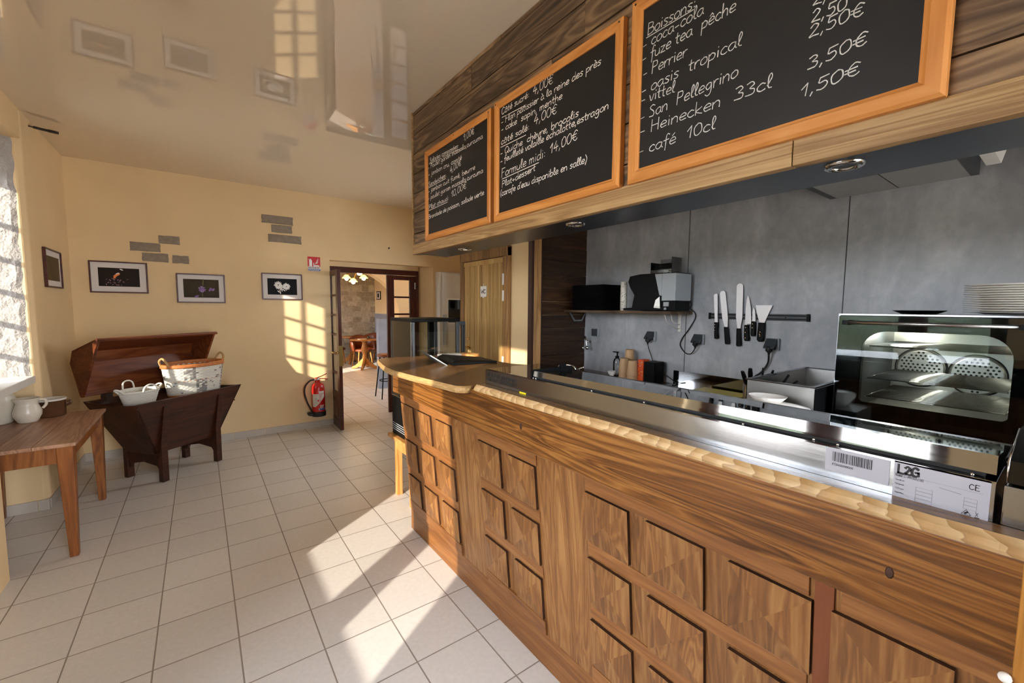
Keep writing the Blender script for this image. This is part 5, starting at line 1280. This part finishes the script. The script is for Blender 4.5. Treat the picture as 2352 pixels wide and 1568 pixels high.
# ================================================================== FRAMED PHOTOGRAPHS
def picture(label, x0, x1, z0, z1, bgm, painter, mw=.055, left=False):
    """frame in the X-Z plane facing -Y on the back wall (or, left=True, along Y on the left wall)"""
    if left: P = lambda u, d, z: (-1.0 + d, u, z)
    else: P = lambda u, d, z: (u, 5.94 - d, z)
    base = P((x0 + x1) / 2, 0, z0)
    t = thing('framed_photograph', label, 'picture', base, 0, 'framed flower photographs' if not left else None)
    def bx(b, u0, u1, d0, d1, z0_, z1_):
        V = [b.bm.verts.new(P(u, d, z)) for u in (u0, u1) for d in (d0, d1) for z in (z0_, z1_)]
        for q in ((0, 1, 3, 2), (4, 6, 7, 5), (0, 4, 5, 1), (2, 3, 7, 6), (0, 2, 6, 4), (1, 5, 7, 3)): b._face([V[i] for i in q])
    fw = .013
    b = MB(M['picture_frame']); bx(b, x0, x1, .002, .022, z0, z0 + fw); bx(b, x0, x1, .002, .022, z1 - fw, z1); bx(b, x0, x0 + fw, .002, .022, z0 + fw, z1 - fw); bx(b, x1 - fw, x1, .002, .022, z0 + fw, z1 - fw); b.build('frame', t, .002)
    b = MB(M['mount']); bx(b, x0 + fw, x1 - fw, .004, .010, z0 + fw, z1 - fw); b.build('mount', t)
    b = MB([M[bgm], M['petal_white'], M['petal_violet'], M['petal_pink'], M['petal_orange'], M['stem_green']])
    u0, u1, w0, w1 = x0 + mw, x1 - mw, z0 + mw, z1 - mw; bx(b, u0, u1, .009, .0112, w0, w1)
    def petal(mi, u, v, r1, r2, a, d=.0115):
        b.mi = mi; cu, cz = u0 + (u1 - u0) * u, w0 + (w1 - w0) * v; H = (w1 - w0); pts = []
        for k in range(10):
            th = 2 * PI * k / 10; x, y = r1 * H * math.cos(th), r2 * H * math.sin(th); pts.append(P(cu + x * math.cos(a) - y * math.sin(a), d + random.uniform(0, .0004), cz + x * math.sin(a) + y * math.cos(a)))
        b._face([b.bm.verts.new(p) for p in pts])
    if painter: painter(petal)
    b.build('print', t)
def butterfly(p):
    for k in range(26): p(3, random.uniform(.18, .72), random.uniform(.05, .45), random.uniform(.02, .05), .02, random.uniform(0, 3))
    p(4, .44, .62, .17, .055, .55); p(1, .46, .70, .09, .03, .5); p(4, .40, .52, .12, .04, .9); p(1, .56, .92, .08, .03, -.5)
def violet(p):
    p(5, .55, .82, .03, .22, -.1); p(5, .52, .15, .02, .2, 0)
    for k in range(34): a = random.uniform(0, 6.28); r = random.uniform(0, .17); p(2, .52 + r * .55 * math.cos(a), .47 + r * .9 * math.sin(a), .05, .022, a)
    for k in range(12): p(2, random.uniform(.72, .95), random.uniform(.36, .52), .04, .03, random.uniform(0, 3))
    for k in range(8): a = random.uniform(0, 6.28); p(1, .52 + .09 * math.cos(a), .46 + .13 * math.sin(a), .022, .012, a)
    p(2, .36, .07, .10, .05, .3)
def white_flower(p):
    for cu, cv, n in ((.36, .58, 16), (.62, .52, 16), (.48, .40, 8)):
        for k in range(n): a = 2 * PI * k / n; r = random.uniform(.10, .17); p(1, cu + r * .62 * math.cos(a), cv + r * math.sin(a), .10, .032, a)
    p(1, .42, .14, .03, .10, .2); p(1, .36, .20, .03, .08, .8)
def olive(p):
    p(0, .5, .5, .01, .01, 0); p(5, .18, .45, .03, .42, .05)
picture('framed photo of a butterfly on dark leaves, leftmost on the back wall', -.868, -.422, 1.715, 2.035, 'printdark', butterfly, .066)
picture('framed photo of a violet flower on the back wall above the chest', -.188, .254, 1.621, 1.945, 'printmoss', violet, .060)
picture('framed photo of a white flower on black, nearest the door', .620, 1.068, 1.670, 1.992, 'printblack', white_flower, .062)
picture('narrow framed olive print on the left wall by the window', 5.03, 5.53, 1.735, 2.058, 'printolive', olive, .06, True)

# ================================================================== KNEADING CHEST
CH_A = math.atan2(.643, .766)
ch = thing('kneading_chest', 'old dark wooden trough chest on four legs with its lid propped open in the corner', 'chest', (-.321, 4.829, 0), CH_A, world=False)
def cb(mats): return MB(mats)
RT, RB = .76, .26      # rim and bottom heights
def flare(z): return (z - RB) / (RT - RB)
def trough(z, s=0):    # a0, a1, b0, b1 at height z
    f = flare(z); return (-.02 - .22 * f + s, .60 + .20 * f - s, .055 - .115 * f + s, .40 + .12 * f - s)
b = cb(M['chest'])
a0, a1, b0, b1 = trough(RB); A0, A1, B0, B1 = trough(RT); th = .024
def slab4(P, n):
    V0 = [Vector(p) for p in P]; V1 = [p + Vector(n) * th for p in V0]; b.v = random.random(); b.loft([[tuple(v) for v in V0], [tuple(v) for v in V1]], smooth=False)
slab4([(a0, b0, RB), (a1, b0, RB), (A1, B0, RT), (A0, B0, RT)], (0, 1, 0)); slab4([(a0, b1, RB), (a1, b1, RB), (A1, B1, RT), (A0, B1, RT)], (0, -1, 0)); slab4([(a0, b0, RB), (a1, b0, RB), (a1, b1, RB), (a0, b1, RB)], (0, 0, 1))
b.build('trough', ch, .004)
for sgn, aB, aT in ((1, a0, A0), (-1, a1, A1)):
    b = cb(M['chest']); P = [(aB, b0, RB), (aB, b1, RB), (aT, B1, RT)] + [(aT, B1 - (B1 - B0) * k / 8, RT - .018 * math.sin(PI * k / 8)) for k in range(1, 8)] + [(aT, B0, RT)]
    b.loft([P, [(p[0] + sgn * th, p[1], p[2]) for p in P]], smooth=False); b.build('end_board', ch, .003)
b = cb(M['chest']); b.box(A0 + .05, A1 - .05, B0 + .05, B1 - .05, .700, .715); b.build('inner_board', ch)
for la, lb, fr in ((0, 0, 1), (.535, 0, 1), (0, .415, 0), (.535, .415, 0)):
    b = cb(M['chest']); b.v = random.random(); o_ = -.012 if fr else .012
    zt = .70; bt = trough(zt)[2 if fr else 3]; bm_ = trough(RB)[2 if fr else 3]; w_ = .055
    yo0 = lb if fr else lb + .05
    if fr: prof = [(lb, 0), (lb + .05, 0), (lb + .05, RB - .02), (bm_ + .012, RB + .03), (bt + .006, zt), (bt - .012, zt), (lb, RB + .10)]
    else: prof = [(lb, 0), (lb + .05, 0), (lb + .05, RB + .02), (bt + .012, zt - .1), (bt - .004, zt - .1), (bm_ - .012, RB + .03), (lb, RB - .02)]
    b.prism(prof, 'X', la, la + w_); b.build('leg', ch, .003)
for la in (.012, .547):
    b = cb(M['chest']); b.prism([(.05, .26), (.05, .09), (.085, .14), (.235, .165), (.38, .14), (.415, .09), (.415, .26)], 'X', la, la + .03); b.build('side_stretcher', ch, .002)
for a_, z_ in ((A0 + .03, .725), (A1 - .03, .725), (A1 - .06, .60), (A0 + .06, .60)): b = cb(M['iron']); b.lathe([(.008, 0), (.006, -.004)], (a_, trough(z_)[2] - .001, z_), 8, axis='Y'); b.build('nail', ch)
# open lid
prof = [(.505, .80), (.60, 1.09), (.565, 1.20), (.265, 1.315)]
lo = cb(M['lid']); LA0, LA1 = -.262, .812; tl = .020
def inner(p, q, s):   # offset segment towards the trough side
    d = Vector((q[0] - p[0], q[1] - p[1], 0)).normalized(); n = Vector((-d.y, d.x, 0)); return n * s
for i in range(3):
    p, q = prof[i], prof[i + 1]; n = inner(p, q, tl); lo.v = random.random(); lo.prism([p, q, (q[0] + n.x, q[1] + n.y), (p[0] + n.x, p[1] + n.y)], 'X', LA0, LA1)
lo.prism([(.265, 1.315), (.245, 1.307), (.250, 1.285), (.272, 1.290)], 'X', LA0 - .012, LA1 + .012)
lid_o = lo.build('lid', ch, .003)
for la in (LA0, LA1 - .022):
    b = cb(M['lid']); b.v = random.random(); b.prism([(.49, .80)] + prof[1:] + [(.262, 1.295)], 'X', la, la + .022); b.build('lid_end', lid_o, .002) if False else b.build('lid_end', ch, .002)
for la in (-.10, .65): b = cb(M['iron']); b.box(la, la + .05, .46, .53, .745, .806); b.build('hinge', ch)

def basket(name, label, loc, rz, a, bq, h, flare_, rows, segs, mats, blockw, handles, rim_m, rim_r):
    t = thing(name, label, 'basket', loc, rz, world=False)
    b = MB(mats); sr = h / rows * .56
    def ringpts(f, z, n=segs, off=0): return [((a * f + off) * math.cos(2 * PI * k / n), (bq * f + off) * math.sin(2 * PI * k / n), z) for k in range(n)]
    for r in range(rows):
        z = h * (r + .5) / rows; f = 1 - flare_ * (1 - z / h); n = segs
        C = ringpts(f, z, n); rings = []
        for k in range(n):
            p = Vector(C[k]); d = Vector((p.x, p.y, 0)).normalized(); wob = .0022 * (1 if (k + r) % 2 else -1)
            rings.append([b.bm.verts.new(tuple(p + d * (wob + sr * math.cos(q)) + Vector((0, 0, sr * math.sin(q))))) for q in [2 * PI * i / 5 for i in range(5)]])
        for k in range(n):
            hsh = math.sin((int(k / blockw) * 12.9898 + (1 if r > rows * .5 else 0) * 78.233)) * 43758.5; hsh -= math.floor(hsh)
            b.mi = 1 if len(mats) > 1 and random.random() < (.75 if hsh > .62 else .04) else 0
            for i in range(5): b._face([rings[k][i], rings[k][(i + 1) % 5], rings[(k + 1) % n][(i + 1) % 5], rings[(k + 1) % n][i]])
    b.mi = 0; b._face([b.bm.verts.new(p) for p in ringpts(1 - flare_, .004)])
    b.build('weave', t)
    b = MB(M[rim_m])
    for k in range(3): b.tube([(x, y, z + .004 * math.sin(6 * i + 2 * k)) for i, (x, y, z) in enumerate(ringpts(1, h + rim_r * .8 * k - .002, 28, rim_r * .3))], rim_r, 8, True, closed=True)
    b.tube(ringpts(1 - flare_, .006, 28, .003), rim_r * .7, 6, True, closed=True)
    if h > .2: b.tube(ringpts(1 - flare_ * .5, h * .52, 28, .004), .0035, 6, True, closed=True)
    b.build('rim', t)
    for hp, hm, hr in handles:
        b = MB(M[hm]); b.tube(hp, hr, 8); b.build('handle', t)
ux, uy = Vector((math.cos(CH_A), math.sin(CH_A), 0)), Vector((-math.sin(CH_A), math.cos(CH_A), 0))
cp = Vector((-.321, 4.829, 0)) + ux * .50 + uy * .20
basket('wicker_basket', 'large oval basket of white and grey weave with a honey rim in the chest', (cp.x, cp.y, .716), CH_A, .285, .17, .285, .16, 20, 64, [M['wicker_white'], M['wicker_grey']], 4,
       [([(-.275, -.05, .285), (-.30, -.04, .345), (-.302, 0, .375), (-.30, .04, .345), (-.275, .05, .285)], 'rope', .010), ([(.275, -.05, .285), (.30, -.04, .345), (.302, 0, .375), (.30, .04, .345), (.275, .05, .285)], 'rope', .010)], 'wicker_orange', .012)
cp = Vector((-.321, 4.829, 0)) + ux * -.02 + uy * .19
basket('small_basket', 'small white wicker basket with curved handles at the left end of the chest', (cp.x, cp.y, .716), CH_A + .1, .15, .11, .115, .25, 10, 48, [M['wicker_white']], 4,
       [([(-.145, -.03, .11), (-.185, -.02, .150), (-.19, .02, .150), (-.145, .03, .11)], 'wicker_white', .008), ([(.145, -.03, .11), (.19, -.02, .145), (.19, .02, .145), (.145, .03, .11)], 'wicker_white', .008),
        ([(-.06, -.108, .115), (-.045, -.115, .16), (0, -.118, .178), (.045, -.115, .16), (.06, -.108, .115)], 'wicker_white', .008), ([(-.05, .108, .115), (-.04, .115, .185), (0, .118, .205), (.04, .115, .185), (.05, .108, .115)], 'wicker_white', .007)], 'wicker_white', .007)

# ================================================================== TABLE AND POTS BY THE WINDOW
t = thing('side_table', 'old wooden table with tapered legs standing before the window recess', 'table', (-.98, 4.2, 0))
b = MB(M['table'])
for x0, x1 in ((-1.30, -1.00), (-.998, -.84), (-.838, -.652)): b.box(x0, x1, 3.675, 4.755, .720, .742, rnd=True)
b.build('table_top', t, .003)
for x, y in ((-.705, 3.695), (-.705, 4.66), (-1.25, 3.695), (-1.25, 4.66)):
    b = MB(M['table_leg']); b.v = random.random(); w0, w1 = .034, .017; s = -1 if x > -1 else 1
    b.loft([[(x + dx * .037, y + .032 + dy * .037, .72) for dx, dy in ((-1, -1), (1, -1), (1, 1), (-1, 1))], [(x + dx * .037, y + .032 + dy * .037, .60) for dx, dy in ((-1, -1), (1, -1), (1, 1), (-1, 1))],
            [(x + dx * .021 + .004, y + .032 + dy * .021, 0) for dx, dy in ((-1, -1), (1, -1), (1, 1), (-1, 1))]], smooth=False); b.build('leg', t, .004)
b = MB(M['table_leg']); b.box(-1.213, -.742, 3.705, 3.727, .615, .72, rnd=True); b.box(-1.213, -.742, 4.70, 4.722, .615, .72, rnd=True); b.box(-.715, -.693, 3.764, 4.655, .615, .72, rnd=True); b.box(-1.262, -1.24, 3.764, 4.655, .615, .72, rnd=True); b.build('apron', t, .002)

t = thing('brown_crock', 'brown glazed stoneware crock with two small lug handles on the table', 'pot', (-.945, 4.66, .743))
b = MB([M['brown_glaze'], M['pot_in']]); b.lathe([(.001, 0), (.076, 0), (.082, .008), (.083, .118), (.088, .122)], (-.945, 4.66, .743), 36, caps=False); b.mi = 1; b.lathe([(.088, .122), (.090, .132), (.084, .136), (.074, .130), (.073, .02), (.001, .015)], (-.945, 4.66, .743), 36, caps=False); b.build('pot', t)
b = MB(M['brown_glaze'])
for s in (-1, 1): b.tube([(-.945 + s * .080, 4.655, .845), (-.945 + s * .108, 4.65, .850), (-.945 + s * .110, 4.65, .830), (-.945 + s * .082, 4.655, .815)], .008, 8)
b.build('lug_handle', t)
t = thing('cream_jug', 'cream stoneware jug with a flared lip and handle on the table', 'jug', (-1.03, 4.50, .743))
b = MB(M['cream_glaze']); b.lathe([(.001, 0), (.046, 0), (.052, .006), (.072, .050), (.074, .080), (.060, .120), (.055, .138), (.066, .165), (.071, .174), (.065, .174), (.049, .140), (.001, .05)], (-1.03, 4.50, .743), 36, caps=False); b.build('body', t)
b = MB(M['cream_glaze']); b.tube([(-.972, 4.52, .900), (-.945, 4.53, .893), (-.940, 4.53, .860), (-.958, 4.525, .832)], .009, 8); b.build('handle', t)
t = thing('large_stoneware_pot', 'big pale stoneware pot with a wide rim at the left edge of the table', 'pot', (-1.165, 4.54, .743))
b = MB(M['cream_glaze']); b.lathe([(.001, 0), (.094, 0), (.100, .01), (.120, .12), (.121, .17), (.106, .205), (.103, .215), (.116, .235), (.112, .242), (.095, .225), (.001, .12)], (-1.215, 4.56, .743), 40, caps=False); b.build('body', t)

# ================================================================== DINING ROOM BEYOND
def round_table(x, y, label):
    t = thing('round_table', label, 'table', (x, y, 0), 0, 'round pedestal tables')
    b = MB(M['oak_light']); b.lathe([(.001, .735), (.34, .735), (.35, .742), (.35, .752), (.345, .758), (.001, .758)], (x, y, 0), 40, caps=False); b.build('table_top', t)
    b = MB(M['oak_light']); b.lathe([(.05, .20), (.06, .30), (.045, .36), (.075, .46), (.085, .52), (.06, .62), (.055, .68), (.12, .735)], (x, y, 0), 20); b.build('pedestal', t)
    for k in range(4):
        a = PI / 2 * k + 2.6; b = MB(M['oak_light']); d = Vector((math.cos(a), math.sin(a), 0)); n = Vector((-d.y, d.x, 0)); rings = []
        for r, z0, z1 in ((.03, .10, .30), (.12, .07, .20), (.24, .015, .09), (.32, 0, .06)):
            c = Vector((x, y, 0)) + d * r; rings.append([tuple(c + n * s * .028 + Vector((0, 0, z))) for s, z in ((-1, z0), (1, z0), (1, z1), (-1, z1))])
        b.loft(rings, smooth=False); b.build('foot', t, .006)
    return t
round_table(3.36, 10.86, 'round oak pedestal table just through the open double door'); round_table(3.40, 12.10, 'round table against the stone wall in the dining room')
ch0 = None
def tub_chair(x, y, rz, label):
    global ch0
    if ch0 is None:
        t = thing('tub_chair', label, 'chair', (x, y, 0), rz, 'brown tub chairs in the dining room', world=False)
        b = MB(M['leather']); b.lathe([(.001, .40), (.20, .40), (.235, .42), (.235, .455), (.20, .47), (.001, .475)], (0, 0, 0), 28, caps=False); b.build('seat', t)
        b = MB(M['leather']); rings = []
        for k in range(15):
            a = math.radians(-20 + 220 * k / 14); top = .66 + .16 * math.sin(math.radians(180 * k / 14)) ** 1.5; R0, R1 = .225, .27
            f = lambda r, z: (r * math.cos(a), r * math.sin(a), z)
            rings.append([f(R0, .42), f(R1, .42), f(R1 + .05, top), f(R1 + .02, top + .012), f(R0 + .045, top - .005)])
        b.loft(rings, smooth=True); b.build('backrest', t)
        for sx, sy in ((-1, -1), (1, -1), (1, 1), (-1, 1)):
            b = MB(M['oak_light']); b.tube([(sx * .15, sy * .15, .41), (sx * .20, sy * .20, 0)], .020, 8, False, .7); b.build('leg', t)
        ch0 = t
    else: dup(ch0, (x, y, 0), rz, label)
tub_chair(3.45, 11.35, .1, 'brown leather tub chair behind the round table with napkins'); tub_chair(3.86, 10.95, -1.3, 'brown tub chair at the right of the round table, half hidden by the door')
tub_chair(2.95, 12.0, 1.2, 'brown tub chair by the stone wall, leftmost in the dining room'); tub_chair(3.86, 12.15, -1.0, 'brown tub chair by the stone wall, right of the far table')
b = MB(M['acrylic']); b.lathe([(.001, 0), (.03, 0), (.036, .09), (.034, .09), (.028, .008), (.001, .008)], (0, 0, 0), 20, caps=False); o = b.build('drinking_glass'); o.location = (3.44, 10.80, .7585); tag(o, 'clear drinking glass on the near round table in the dining room', 'glass')
b = MB(M['linen']); b.box(-.09, .09, -.06, .06, 0, .02); o = b.build('folded_napkin', bevel=.004); o.location = (3.27, 10.78, .7585); o.rotation_euler = (0, 0, .3); tag(o, 'white folded napkin on the round table in the dining room', 'napkin')
b = MB(M['grey_board']); b.box(2.76, 4.2, 8.05, 8.18, 0, 1.36); struct('wall_low_partition', b, .004)
t = thing('bar_stool', 'slim black metal bar stool before the grey partition', 'stool', (2.62, 7.25, 0))
b = MB(M['leather']); b.lathe([(.001, .72), (.17, .72), (.18, .74), (.17, .765), (.001, .77)], (2.64, 7.25, 0), 24, caps=False); b.build('seat', t)
for sx, sy in ((-1, -1), (1, -1), (1, 1), (-1, 1)):
    b = MB(M['black_matt']); b.tube([(2.64 + sx * .10, 7.25 + sy * .10, .72), (2.64 + sx * .17, 7.25 + sy * .17, 0)], .011, 8, False); b.build('leg', t)
b = MB(M['black_matt']); b.tube([(2.64 + .14 * math.cos(a), 7.25 + .14 * math.sin(a), .30) for a in [2 * PI * k / 16 for k in range(16)]], .008, 6, True, closed=True); b.build('footrest', t)
t = thing('chandelier', 'brass chandelier with glowing amber bell shades in the dining room', 'chandelier', (2.80, 9.5, 2.30))
b = MB(M['brass']); b.tube([(2.80, 9.5, 3.0), (2.80, 9.5, 2.42)], .008, 8, False); b.sphere((2.80, 9.5, 2.42), .035, 12)
LP = [(2.80, 9.30, 2.34), (2.60, 9.56, 2.22), (2.77, 9.66, 2.155), (2.98, 9.60, 2.24)]
for p in LP: b.tube([(2.80, 9.5, 2.42), ((2.8 + p[0]) / 2, (9.5 + p[1]) / 2, p[2] + .10), (p[0], p[1], p[2] + .05)], .007, 6)
b.build('frame', t)
for i, p in enumerate(LP):
    s = 1.15 if i == 0 else .85
    b = MB(M['lamp_shade']); b.lathe([(.02 * s, .055), (.05 * s, .045), (.09 * s, .0), (.115 * s, -.02), (.11 * s, -.02), (.085 * s, .0), (.045 * s, .038), (.02 * s, .05)], p, 10, smooth=False, caps=False); sh = b.build('lamp_shade', t)
    b = MB(M['bulb']); b.sphere((p[0], p[1], p[2] - .028), .048 * s, 14); b.build('bulb', t)
t = thing('framed_photograph', 'small dark framed picture on the cream dining room wall', 'picture', (4.225, 12.24, 1.79), 0)
b = MB(M['black']); b.box(4.21, 4.228, 12.07, 12.41, 1.79, 2.03); b.build('frame', t); b = MB(M['mount']); b.box(4.207, 4.21, 12.10, 12.38, 1.815, 2.005); b.build('mount', t); b = MB(M['printdark']); b.box(4.205, 4.207, 12.17, 12.31, 1.85, 1.97); b.build('print', t)
